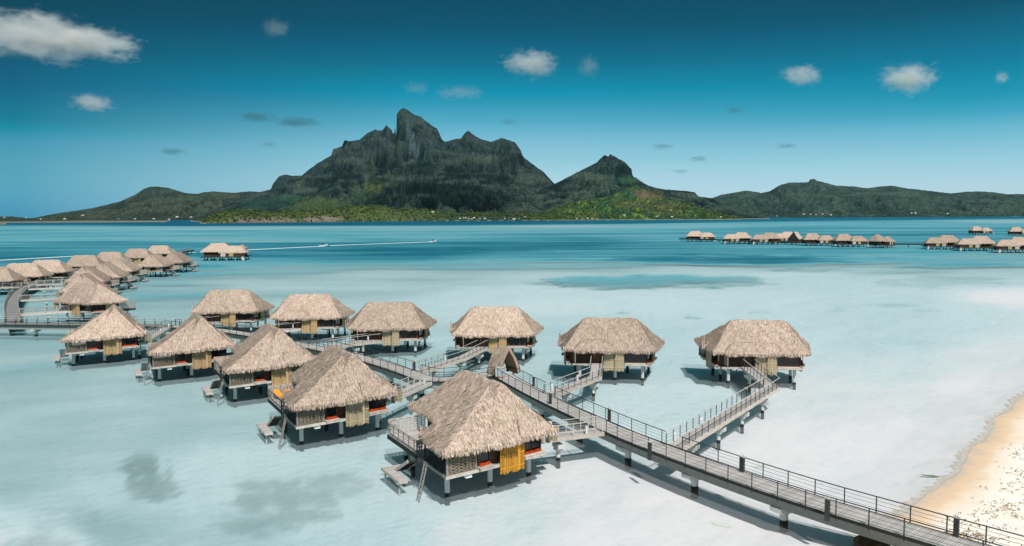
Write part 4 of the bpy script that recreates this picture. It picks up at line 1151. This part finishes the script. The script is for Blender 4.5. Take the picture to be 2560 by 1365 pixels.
# ------------------------------------------------------------------ island
def prof(pts): 
    a = np.array(pts, float); return lambda x: np.interp(x, a[:, 0], a[:, 1])
LAY = []  # name, skyline pixels, ridge distance, shore distance, power, crag share
A = [(-400, 549), (-60, 545), (0, 541.5), (40, 541), (78, 545.5), (92, 545), (140, 535), (240, 520), (310, 503), (350, 485), (370, 471), (385, 467), (400, 466), (430, 470), (470, 482), (500, 485), (520, 480), (540, 478), (560, 480), (590, 482), (630, 478), (660, 480), (690, 478), (760, 480), (900, 500), (1000, 540), (1100, 552)]
B = [(480, 552), (560, 515), (620, 490), (683, 474), (690, 458), (705, 441), (720, 437), (735, 440), (760, 440), (775, 428), (800, 410), (835, 390), (840, 375), (862, 368), (868, 353), (880, 356), (905, 352), (925, 336), (945, 326), (951, 329), (962, 329), (972, 316), (984, 327), (990, 341), (996, 342), (995.5, 310), (998, 290), (1005, 280), (1015, 274), (1025, 279), (1040, 290), (1055, 295), (1075, 310), (1085, 318), (1097, 325), (1102, 335), (1108, 350), (1115, 357), (1125, 355), (1140, 350), (1155, 349), (1163, 338), (1174, 330), (1190, 342), (1210, 352), (1230, 357), (1245, 352), (1257, 347), (1270, 352), (1288, 357), (1302, 375), (1308, 392), (1327, 408), (1359, 430), (1383, 457), (1420, 480), (1480, 505), (1560, 530), (1640, 552)]
B.sort(key=lambda q: q[0])
C = [(1180, 552), (1240, 525), (1300, 495), (1394, 457), (1430, 438), (1490, 408), (1500, 398), (1510, 390), (1519, 393), (1524, 387), (1535, 393), (1560, 406), (1577, 424), (1580, 442), (1590, 446), (1613, 462), (1640, 471), (1660, 474), (1702, 477), (1734, 481), (1744, 491), (1776, 496), (1820, 515), (1880, 535), (1940, 550)]
D = [(1560, 550), (1640, 520), (1740, 500), (1780, 494), (1800, 486), (1822, 483), (1862, 476), (1900, 482), (1920, 478), (1945, 462), (1970, 456), (2015, 455), (2021, 447), (2031, 447), (2035, 451), (2060, 457), (2080, 463), (2120, 465), (2160, 470), (2190, 466), (2220, 463), (2260, 470), (2320, 477), (2370, 483), (2410, 478), (2440, 477), (2480, 481), (2510, 485), (2560, 484), (2700, 488), (2900, 500), (3100, 545)]
E = [(500, 560), (510, 556), (530, 541), (560, 531), (600, 528), (640, 529), (700, 531), (760, 529), (820, 527), (870, 519), (920, 515), (960, 518), (1000, 525), (1060, 525), (1100, 531), (1150, 537), (1250, 538), (1330, 540), (1400, 543), (1500, 552)]
Fh = [(1290, 554), (1340, 541), (1380, 525), (1420, 510), (1460, 500), (1510, 494), (1550, 478), (1590, 464), (1620, 480), (1660, 496), (1700, 506), (1760, 523), (1820, 541), (1860, 550)]
# per layer: ridge distance, depth of the front slope, depth of the back slope, exponent, crag share, gully amount
LAY = [(prof(A), lambda x: 6500 + 0 * x, 900, 600, 1.15, .12, .30), (prof(B), lambda x: 5100 + 0 * x, 1500, 700, 1.15, .26, .24), (prof(C), lambda x: 4650 + 0 * x, 850, 600, 1.05, .12, .22), (prof(D), lambda x: 6900 + 0 * x, 1300, 700, 1.1, .10, .30), (prof(E), lambda x: np.interp(x, [500, 700, 1000, 1400], [2650, 2900, 3250, 3400]), 170, 700, .55, .0, .10), (prof(Fh), lambda x: 3750 + 0 * x, 420, 500, .95, .05, .2)]
xs = np.arange(-420, 3000, 2.4)
ys = np.concatenate([np.arange(2330, 3600, 11.0), np.arange(3600, 5300, 15.0), np.arange(5300, 7700, 26.0)])
PX, YY = np.meshgrid(xs, ys)
A0 = (PX - 1280) / F
XX = A0 * YY * 1.003
hgt = np.full(PX.shape, -6.0); lay = np.zeros(PX.shape, int); gulA = np.zeros(PX.shape); crag = np.zeros(PX.shape); tt = np.zeros(PX.shape)
warp = fbm(XX / 420, YY / 420, 3)
for k, (sk, yr, wf, wb, pw, cs, ga) in enumerate(LAY):
    Yr = yr(PX)
    def top(x):
        y0 = 540 - .0045 * (x - 1280); return 20 + (y0 - sk(x)) * Yr / F
    Hh = np.maximum(top(PX), -6)
    base = Hh
    if cs:
        acc = 0; wts = 0
        for dx in np.arange(-90, 91, 15):
            wgt = math.exp(-(dx / 60) ** 2); acc = acc + wgt * np.maximum(top(PX + dx), -6); wts += wgt
        base = np.minimum(acc / wts * (1 - cs), Hh)
    wf_ = wf * (1 + .18 * fbm(XX / 600 + k * 7, 0 * YY + 2.5, 2))
    tf = (Yr - YY) / wf_; tb = (YY - Yr) / wb
    t = np.where(tf >= 0, tf, tb); t = np.clip(t, 0, 1.15)
    env = np.sign(1 - t) * np.abs(1 - t) ** pw
    rel = np.clip(t * 3.0, 0, 1) * np.clip((1 - t) * 3, 0, 1)
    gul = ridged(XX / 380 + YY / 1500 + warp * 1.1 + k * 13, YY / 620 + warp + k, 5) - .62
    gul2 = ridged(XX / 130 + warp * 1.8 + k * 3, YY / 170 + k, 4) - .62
    h = base * env + (Hh - base) * np.clip(1 - t * 5.5 + .8 * gul2 * np.clip(t * 14, 0, 1), 0, 1) ** .8
    h = h + rel * base * (ga * gul * 1.35 + ga * .55 * gul2)
    h = np.where(t > 1.0, -8, h)
    up = h > hgt
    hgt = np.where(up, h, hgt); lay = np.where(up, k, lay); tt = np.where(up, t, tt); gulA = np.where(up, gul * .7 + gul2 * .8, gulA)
    crag = np.where(up, np.clip((Hh - base) / 90, 0, 1) * np.clip(1.2 - t * 5.0, 0, 1), crag)
bush = fbm(XX / 26, YY / 40, 3) * 6.5 + fbm(XX / 11, YY / 18, 2) * 4.0
hgt = hgt + np.where(hgt > 3, bush * np.clip(hgt / 30, .25, 1) * (.45 + .55 * np.clip(tt * 6, 0, 1)), 0)
hgt = np.where(hgt < 1.2, np.where(hgt > -2, np.maximum(hgt, -2), -7), hgt)
# colours of the ground cover, with relief shade and haze painted in
pxv, pyv = proj(XX, YY, hgt)
n1 = fbm(XX / 160, YY / 220, 4); n2 = fbm(XX / 45 + 9, YY / 70, 4); n3 = fbm(XX / 14 + 4, YY / 22, 3)
colr = np.zeros(PX.shape + (3,))
def mixc(mask, c):
    global colr
    colr = colr * (1 - mask[..., None]) + np.array(c)[None, None, :] * mask[..., None]
mixc(np.ones(PX.shape), (.026, .040, .032))
mixc(sstep(-.05, .35, n1), (.046, .050, .036)); mixc(sstep(.0, .35, n2) * .8, (.016, .029, .025)); mixc(sstep(.12, .4, n3) * .6, (.11, .112, .078))
mixc(sstep(-.1, -.4, n3) * .7, (.012, .020, .016))
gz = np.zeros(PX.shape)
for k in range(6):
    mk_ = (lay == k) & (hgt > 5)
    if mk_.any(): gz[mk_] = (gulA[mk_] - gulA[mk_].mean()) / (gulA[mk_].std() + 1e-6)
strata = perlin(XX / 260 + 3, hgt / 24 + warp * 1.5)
mixc(sstep(.15, 1.3, gz + 1.6 * n3 + 1.0 * n2) * .85, (.105, .100, .062)); mixc(sstep(-.1, -1.1, gz + 1.4 * n3 + .8 * n2) * .92, (.006, .012, .012))  # ridges lightened and gullies darkened in colour, standing in for relief shading
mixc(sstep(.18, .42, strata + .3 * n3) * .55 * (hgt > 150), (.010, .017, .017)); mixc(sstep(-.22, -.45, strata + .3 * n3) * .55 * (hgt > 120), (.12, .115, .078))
mixc((lay == 3).astype(float) * .45, (.045, .056, .040)); mixc((lay == 0) * .4, (.058, .052, .038))
rock = crag * sstep(-.35, .25, n2 + n3 * .6)
mixc(np.clip(rock, 0, 1) * .75, (.050, .054, .052)); mixc(np.clip(crag, 0, 1) * sstep(.18, .42, n3 + .4 * n2) * .6, (.105, .115, .112))
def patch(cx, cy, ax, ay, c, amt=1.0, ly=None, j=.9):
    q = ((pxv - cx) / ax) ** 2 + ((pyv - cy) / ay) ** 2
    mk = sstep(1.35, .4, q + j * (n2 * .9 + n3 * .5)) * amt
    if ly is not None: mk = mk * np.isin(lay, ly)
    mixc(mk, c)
GR = (.15, .20, .03); GD = (.034, .10, .026); OL = (.19, .18, .04)
patch(935, 466, 30, 18, (.16, .155, .05), .8); patch(905, 490, 30, 12, (.10, .12, .05), .6); patch(800, 512, 70, 18, (.11, .12, .035), .8, [1, 0]); patch(720, 495, 40, 10, (.05, .10, .045), .7); patch(660, 510, 60, 14, (.035, .07, .045), .7)
mixc((lay == 4) * (.55 + .3 * np.clip(n2 * 2, -1, 1)), OL); mixc((lay == 4) * sstep(-.02, .25, n3 + .5 * n2), (.055, .085, .018)); mixc((lay == 4) * sstep(-.05, -.3, n3) * .8, (.025, .04, .012))
mixc((lay == 4) * sstep(1000, 1150, pxv) * .8, (.035, .065, .03)); mixc((lay == 4) * sstep(1180, 1260, pxv) * .6, (.03, .042, .03))
mixc((lay == 5) * (.7 + .25 * np.clip(n2 * 2, -1, 1)), GD); mixc((lay == 5) * sstep(.0, .3, n2 + .3 * n1), GR); mixc((lay == 5) * sstep(-.02, -.25, n3) * .7, (.016, .038, .014))
patch(1625, 487, 40, 15, (.13, .085, .038), .7, [5, 2], 1.3); patch(1580, 510, 50, 10, (.13, .115, .04), .5, [5], 1.3); patch(1612, 488, 12, 7, (.22, .12, .07), .6, [5, 2], 1.3); patch(1565, 452, 22, 9, (.06, .13, .045), .8); patch(1470, 535, 40, 12, (.10, .13, .025), .7, [5])
patch(1370, 545, 60, 8, (.10, .12, .03), .6); patch(1660, 520, 60, 18, (.11, .085, .035), .5, [5])
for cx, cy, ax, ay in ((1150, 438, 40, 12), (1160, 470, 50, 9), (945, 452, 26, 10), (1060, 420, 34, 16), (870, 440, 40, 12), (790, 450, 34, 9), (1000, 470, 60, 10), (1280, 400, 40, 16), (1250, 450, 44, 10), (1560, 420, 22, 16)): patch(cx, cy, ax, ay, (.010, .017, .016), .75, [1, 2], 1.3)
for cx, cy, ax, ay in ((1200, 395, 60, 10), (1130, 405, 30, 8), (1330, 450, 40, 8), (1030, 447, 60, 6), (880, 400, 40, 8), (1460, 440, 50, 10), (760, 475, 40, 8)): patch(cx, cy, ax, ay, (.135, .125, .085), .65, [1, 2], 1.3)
patch(655, 551, 85, 8, (.23, .155, .10), .95, [4], .4); patch(810, 548, 52, 8, (.26, .175, .115), .95, [4], .4); patch(1021, 330, 7, 26, (.15, .155, .15), .6, [1], 1.4); patch(1031, 355, 8, 22, (.17, .17, .16), .6, [1], 1.4); patch(1040, 380, 9, 18, (.16, .16, .15), .5, [1], 1.4); patch(1075, 355, 18, 22, (.07, .075, .075), .5, [1], 1.4); patch(968, 355, 12, 22, (.085, .09, .09), .5, [1], 1.4)
mixc(((lay == 0) | (lay == 3)) * sstep(9, 3, hgt) * .85, (.03, .045, .03))
tintm = np.array([[.72, 1.02, 1.05], [.52, .80, .95], [.55, .85, .95], [.72, 1.12, 1.25], [.85, 1.05, 1.25], [.85, .98, 1.25]])[lay]  # teal of distance haze put into each layer's colour
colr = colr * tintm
shorem = sstep(4.5, 1.2, hgt) * (hgt > -2) * (lay != 0) * (lay != 3); mixc(shorem * .6, (.34, .31, .25))
me = bpy.data.meshes.new('island'); nr_, nc_ = PX.shape
me.vertices.add(nr_ * nc_); me.vertices.foreach_set('co', np.stack([XX, YY, hgt], -1).ravel())
idx = np.arange(nr_ * nc_).reshape(nr_, nc_); q = np.stack([idx[:-1, :-1], idx[:-1, 1:], idx[1:, 1:], idx[1:, :-1]], -1).reshape(-1, 4)
q = q[(hgt.ravel()[q] > -6.9).any(1)]
me.loops.add(q.size); me.loops.foreach_set('vertex_index', q.ravel()); me.polygons.add(len(q)); me.polygons.foreach_set('loop_start', np.arange(0, q.size, 4)); me.polygons.foreach_set('loop_total', np.full(len(q), 4)); me.update(calc_edges=True)
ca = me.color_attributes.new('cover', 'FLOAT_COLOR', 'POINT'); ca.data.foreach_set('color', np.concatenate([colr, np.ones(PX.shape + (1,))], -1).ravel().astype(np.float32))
t = NT('island_cover_shaded'); nn = t.noise(t.mapping(t.pos(), (1, 1, 1.4)), .06, 5, .7)
c = t.mix(t.math('MULTIPLY_ADD', nn, 2.0), (.30, .30, .30, 1), (1.75, 1.75, 1.75, 1)); c.node.inputs[0].links[0].from_node.inputs[2].default_value = -.5
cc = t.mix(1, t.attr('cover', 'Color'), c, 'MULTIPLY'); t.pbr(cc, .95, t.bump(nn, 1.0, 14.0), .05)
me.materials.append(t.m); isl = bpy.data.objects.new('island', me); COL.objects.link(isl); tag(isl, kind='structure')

def island_h(px, Y):
    i = min(max((px - xs[0]) / 2.4, 0), nc_ - 2); j = min(max(np.searchsorted(ys, Y) - 1, 0), nr_ - 2); return float(hgt[int(j), int(i)]), int(lay[int(j), int(i)])
# trees along the shore, as one mass
rr = random.Random(77); b = MB(); cnt = 0
OCT = [(0, 2, 4), (2, 1, 4), (1, 3, 4), (3, 0, 4), (2, 0, 5), (1, 2, 5), (3, 1, 5), (0, 3, 5)]
tries = 0
while cnt < 5200 and tries < 90000:
    tries += 1
    px = rr.uniform(500, 1880) if rr.random() < .85 else rr.uniform(-50, 2700)
    Y = rr.uniform(2350, 4000) if 480 < px < 1880 else rr.uniform(5200, 6200)
    h, ly = island_h(px, Y)
    if h < 2.5 or h > (95 if ly in (4, 5) else 45): continue
    cnt += 1; X = (px - 1280) / F * Y * 1.003; r_ = rr.uniform(2.6, 6.0) * (1.0 if Y < 4500 else 1.5); hh = r_ * rr.uniform(.8, 1.5)
    j = lambda: rr.uniform(.75, 1.25)
    b.add([(X - r_ * j(), Y, h + hh * .6), (X + r_ * j(), Y, h + hh * .6), (X, Y - r_ * j(), h + hh * .5), (X, Y + r_ * j(), h + hh * .6), (X + rr.uniform(-1, 1), Y, h + hh * 1.7), (X, Y, h - 1)], OCT, rr.random())
t = NT('shore_tree_leaves'); tn = t.attr('tint'); n_ = t.noise(t.pos(), .02, 3, .6)
v = t.math('ADD', t.math('MULTIPLY', tn, .6), t.math('MULTIPLY', t.math('SUBTRACT', n_, .3), .9), True)
t.pbr(t.ramp(v, [(0, (.012, .026, .012, 1)), (.4, (.028, .052, .014, 1)), (.75, (.075, .095, .02, 1)), (1, (.13, .13, .032, 1))]), .9, None, .1)
tag(b.build('shore_trees', t.m, attr=True), 'green palms and bushes massed along the island shore', 'trees', kind='stuff')
# houses on the shore
HS = [(1150, 549), (1163, 547), (1172, 548.5), (1186, 546), (1200, 548), (1212, 549), (1180, 549.5), (1083, 531.5), (1262, 549), (1273, 546.5), (1285, 549), (1298, 548), (1312, 543.5), (1440, 547.5), (1455, 549), (1468, 546.5), (1480, 548.5), (1492, 549.2), (1560, 540), (1640, 543), (1675, 527), (1678, 544), (2008, 536.5), (2025, 537), (2038, 538.5), (2054, 537), (2075, 538), (2276, 535.5), (2285, 535.5), (1940, 540.5), (1800, 544), (2366, 536), (105, 548.5), (165, 548.8), (210, 542), (300, 548.8), (340, 548.5), (387, 548), (425, 549.5), (445, 546.5), (480, 544), (14, 544.5), (68, 545)]
hm = {}
for i, (px, py) in enumerate(HS):
    Y = 2360.0
    while Y < 7000:
        p = atY(px, py, Y); h, ly = island_h(px, Y)
        if h > 0 and h >= p.z: break
        Y += 8
    if Y >= 7000: continue
    kind = i % 3; w = (11, 14, 9)[kind]
    if kind not in hm:
        root = empty('shore_house')
        b = MB(); b.box(-w, w, -5, 5, -4, 4.5); b.build('wall', M['fascia'], root)
        b = MB(); b.add([(-w - 1, -6, 4.5), (w + 1, -6, 4.5), (w + 1, 6, 4.5), (-w - 1, 6, 4.5), (-w - 1, 0, 8.2), (w + 1, 0, 8.2)], [(0, 1, 5, 4), (2, 3, 4, 5), (1, 2, 5), (3, 0, 4), (3, 2, 1, 0)])
        b.build('roof', (M['white'], M['fascia'], M['weave'])[kind], root); bpy.context.view_layer.update(); hm[kind] = tree_of(root); o = root
    else: o = copy_tree(hm[kind])
    sc = Y / 3300 * R.uniform(.25, .5)
    o.location = (p.x, p.y - 14, h + 1.0); o.scale = (sc, sc, sc); o.rotation_euler = (0, 0, R.uniform(-.5, .5))
    where = 'below the dark crags' if 1050 < px < 1250 else 'at the foot of the saddle' if px < 1420 and px > 1250 else 'under the green spur' if 1420 <= px < 1760 else 'along the range beyond the suites' if px >= 1760 else 'under the hill beside the open horizon'
    tag(o, 'tiny white house on the island shore ' + where, 'house', 'white houses ' + where)

# ------------------------------------------------------------------ clouds
def m_cloud(name, col, dens, absorb=0.0):
    t = NT(name); o = t.obj()
    nz = t.noise(t.mapping(o, (1.9, 1.9, 1.4)), 1.7, 6, .66, .5)
    ln = t.n('VectorMath', operation='LENGTH'); t.l(o, ln.inputs[0])
    rnd = t.n('ObjectInfo').outputs['Random']
    nd = nz.node; nd.noise_dimensions = '4D'; t.l(t.math('MULTIPLY', rnd, 50.0), nd.inputs['W'])
    e = t.math('SUBTRACT', t.math('MULTIPLY_ADD', nz, 2.1), ln.outputs['Value']); e.node.inputs[0].links[0].from_node.inputs[2].default_value = -.42
    d = t.math('MULTIPLY', t.math('MULTIPLY', e, 2.6, True), dens)
    v = t.n('VolumePrincipled'); v.inputs['Color'].default_value = col; t.l(d, v.inputs['Density']); v.inputs['Anisotropy'].default_value = .1
    t.l(v.outputs[0], t.out.inputs['Volume']); return t.m
MCW = m_cloud('cloud_vapour', (.98, .965, .93, 1), .0085); MCF = m_cloud('thin_cloud_vapour', (.78, .80, .78, 1), .0024); MCD = m_cloud('grey_cloud_vapour', (.16, .38, .43, 1), .0062)
CL = [(95, 92, 270, 84, MCW, 'large soft grey cloud high at the picture edge'), (230, 108, 190, 56, MCW, 'soft grey cloud overlapping the end of the large one'), (228, 257, 90, 34, MCW, 'small slanting pale cloud below the large grey one'),
      (690, 70, 60, 38, MCF, 'faint hazy cloud scrap high over the hill'), (1328, 157, 112, 48, MCW, 'bright compact cloud above the twin summits'), (1472, 166, 48, 40, MCF, 'faint round cloud beside the bright compact one'),
      (1150, 232, 110, 28, MCF, 'faint flat cloud just over the rock tower'), (1040, 220, 60, 26, MCF, 'thin scrap of cloud touching the faint flat one'), (2002, 188, 86, 40, MCW, 'small flat bottomed cloud next to the bigger puffy one'),
      (2270, 197, 122, 56, MCW, 'puffy flat bottomed cloud high above the far range'), (2503, 195, 34, 22, MCW, 'tiny round cloud near the picture edge'),
      (640, 292, 90, 22, MCD, 'dim teal streak of cloud above the sloping crags'), (740, 305, 110, 20, MCD, 'dim teal cloud streak joined to the first'), (432, 378, 66, 14, MCD, 'small dark blue cloud dash over the low hill'), (672, 361, 42, 10, MCD, 'tiny dark cloud dash beside the mountain shoulder'),
      (1270, 304, 46, 14, MCD, 'small dim cloud dash over the saddle summits'), (1656, 366, 52, 13, MCD, 'small dim cloud dash beyond the green peak'), (1747, 397, 48, 14, MCD, 'dim cloud dash below its slightly larger twin'), (1967, 365, 52, 12, MCD, 'dim cloud dash over the far range'), (1700, 428, 40, 9, MCD, 'lowest dim cloud dash near the green peak'), (1835, 275, 46, 18, MCD, 'faint blotch of cloud between the peaks and the puffy cloud')]
for k, (px, py, w, h, mt, lab) in enumerate(CL):
    Y = 9500 + 130 * (k % 7); p = atY(px, py, Y); s = Y / F
    bm = bmesh.new(); bmesh.ops.create_icosphere(bm, subdivisions=3, radius=1.0); me = bpy.data.meshes.new('cloud'); bm.to_mesh(me); bm.free(); me.materials.append(mt)
    o = bpy.data.objects.new('cloud', me); COL.objects.link(o); o.location = p; o.scale = (w * s * .88, max(w * .6, h * 1.2) * s * .6, h * s * 1.0); o.rotation_euler = (0, rad(6 if k < 3 else 0), 0)
    tag(o, lab, 'cloud', 'clouds')

# a bank of cloud above the view whose shadow darkens the slope below the crags
shp = atY(1100, 522, 4050)
sun_dir = Vector((.29 * math.cos(rad(51)), -.957 * math.cos(rad(51)), math.sin(rad(51)))).normalized()
q = shp + sun_dir * 1500
bm = bmesh.new(); bmesh.ops.create_icosphere(bm, subdivisions=3, radius=1.0); me = bpy.data.meshes.new('cloud'); bm.to_mesh(me); bm.free(); me.materials.append(m_cloud('cloud_bank_vapour', (.9, .9, .9, 1), .011))
o = bpy.data.objects.new('cloud', me); COL.objects.link(o); o.location = q; o.scale = (720, 620, 170); tag(o, 'cloud bank overhead shading the mountain slope below the crags', 'cloud', 'clouds')

# ------------------------------------------------------------------ sea haze
hz = MB(); hz.box(-9000, 9000, -400, 8600, -9, 960)
t = NT('sea_haze'); v = t.n('VolumePrincipled'); v.inputs['Color'].default_value = (.50, .80, .86, 1); v.inputs['Density'].default_value = .7e-5; v.inputs['Anisotropy'].default_value = .2
t.l(v.outputs[0], t.out.inputs['Volume']); tag(hz.build('haze', t.m), kind='stuff')

# ------------------------------------------------------------------ light
SUN_AZ = Vector((.29, -.957, 0)); EL = rad(51)
to_sun = Vector((SUN_AZ.x * math.cos(EL), SUN_AZ.y * math.cos(EL), math.sin(EL))).normalized()
sl = bpy.data.lights.new('sun', 'SUN'); sl.energy = 4.7; sl.angle = rad(.5); sl.color = (1, .955, .915)
so = bpy.data.objects.new('sun', sl); COL.objects.link(so); so.rotation_euler = (-to_sun).to_track_quat('-Z', 'Y').to_euler(); so.location = (0, 0, 200)
w = bpy.data.worlds.new('World'); S.world = w; w.use_nodes = True; nt = w.node_tree; nt.nodes.clear()
class WT(NT):
    def __init__(s, tree): s.t = tree
t = WT(nt)
out = t.n('OutputWorld'); bg = t.n('Background')
sky = t.n('TexSky', sky_type='NISHITA', sun_disc=False, sun_elevation=EL, sun_rotation=math.atan2(SUN_AZ.x, SUN_AZ.y), air_density=1.0, dust_density=.4, ozone_density=3.0)
g = t.n('TexCoord').outputs['Generated']; sp = t.n('SeparateXYZ'); t.l(g, sp.inputs[0])
el = t.math('MULTIPLY', sp.outputs[2], 1 / .36)     # 1 = 21 degrees up
STOPS_C = [(0.0000, lin(180, 217, 231)), (0.1251, lin(175, 215, 230)), (0.1954, lin(150, 205, 222)), (0.2788, lin(120, 188, 213)), (0.3338, lin(85, 172, 200)), (0.4018, lin(40, 152, 182)), (0.4354, lin(0, 145, 178)), (0.4688, lin(0, 135, 165)), (0.5347, lin(0, 112, 140)), (0.5994, lin(0, 95, 128)), (0.6503, lin(0, 84, 110)), (0.7128, lin(2, 76, 103)), (0.9032, lin(0, 64, 88))]
STOPS_L = [(0.0000, lin(66, 146, 182)), (0.0555, lin(80, 160, 190)), (0.1042, lin(85, 165, 190)), (0.1767, lin(80, 160, 185)), (0.2368, lin(60, 150, 180)), (0.2725, lin(0, 138, 165)), (0.2963, lin(0, 124, 150)), (0.4020, lin(0, 95, 130)), (0.5280, lin(0, 80, 105)), (0.6283, lin(0, 66, 88)), (0.7989, lin(0, 58, 78))]
STOPS_R = [(0.0000, lin(188, 219, 231)), (0.0929, lin(180, 215, 228)), (0.1668, lin(155, 208, 225)), (0.2644, lin(105, 185, 210)), (0.3127, lin(60, 165, 195)), (0.3606, lin(20, 150, 180)), (0.4081, lin(0, 140, 170)), (0.4667, lin(0, 122, 155)), (0.5246, lin(0, 108, 140)), (0.6265, lin(0, 80, 105)), (0.7998, lin(0, 66, 90))]
az = t.math('DIVIDE', sp.outputs[0], t.math('MAXIMUM', sp.outputs[1], .05))
cl_ = t.ramp(el, STOPS_L); cc_ = t.ramp(el, STOPS_C); cr_ = t.ramp(el, STOPS_R)
fl_ = t.math('MULTIPLY_ADD', az, -1.9, True); fl_.node.inputs[2].default_value = -.23
fr_ = t.math('MULTIPLY_ADD', az, 1.9, True); fr_.node.inputs[2].default_value = -.1
col = t.mix(fr_, t.mix(fl_, cc_, cl_), cr_)
# the graded daylight, scaled to the Nishita sky's own brightness
k = t.mix(.012, t.mix(1, col, (10, 10, 10, 1), 'MULTIPLY'), sky.outputs[0])
hi = t.math('MULTIPLY', t.math('SUBTRACT', sp.outputs[2], .36), 1.6, True)
k = t.mix(hi, k, t.mix(.72, sky.outputs[0], (.26, 1.85, 1.50, 1)))
t.l(k, bg.inputs['Color']); bg.inputs['Strength'].default_value = .1
t.l(bg.outputs[0], out.inputs['Surface'])

S.view_settings.view_transform = 'Standard'; S.view_settings.look = 'None'; S.view_settings.exposure = 0; S.view_settings.gamma = 1
S.render.engine = 'CYCLES'
S.cycles.use_denoising = True
S.cycles.max_bounces = 6; S.cycles.transparent_max_bounces = 12; S.cycles.volume_bounces = 3
S.cycles.sample_clamp_indirect = 4
S.cycles.volume_max_steps = 64
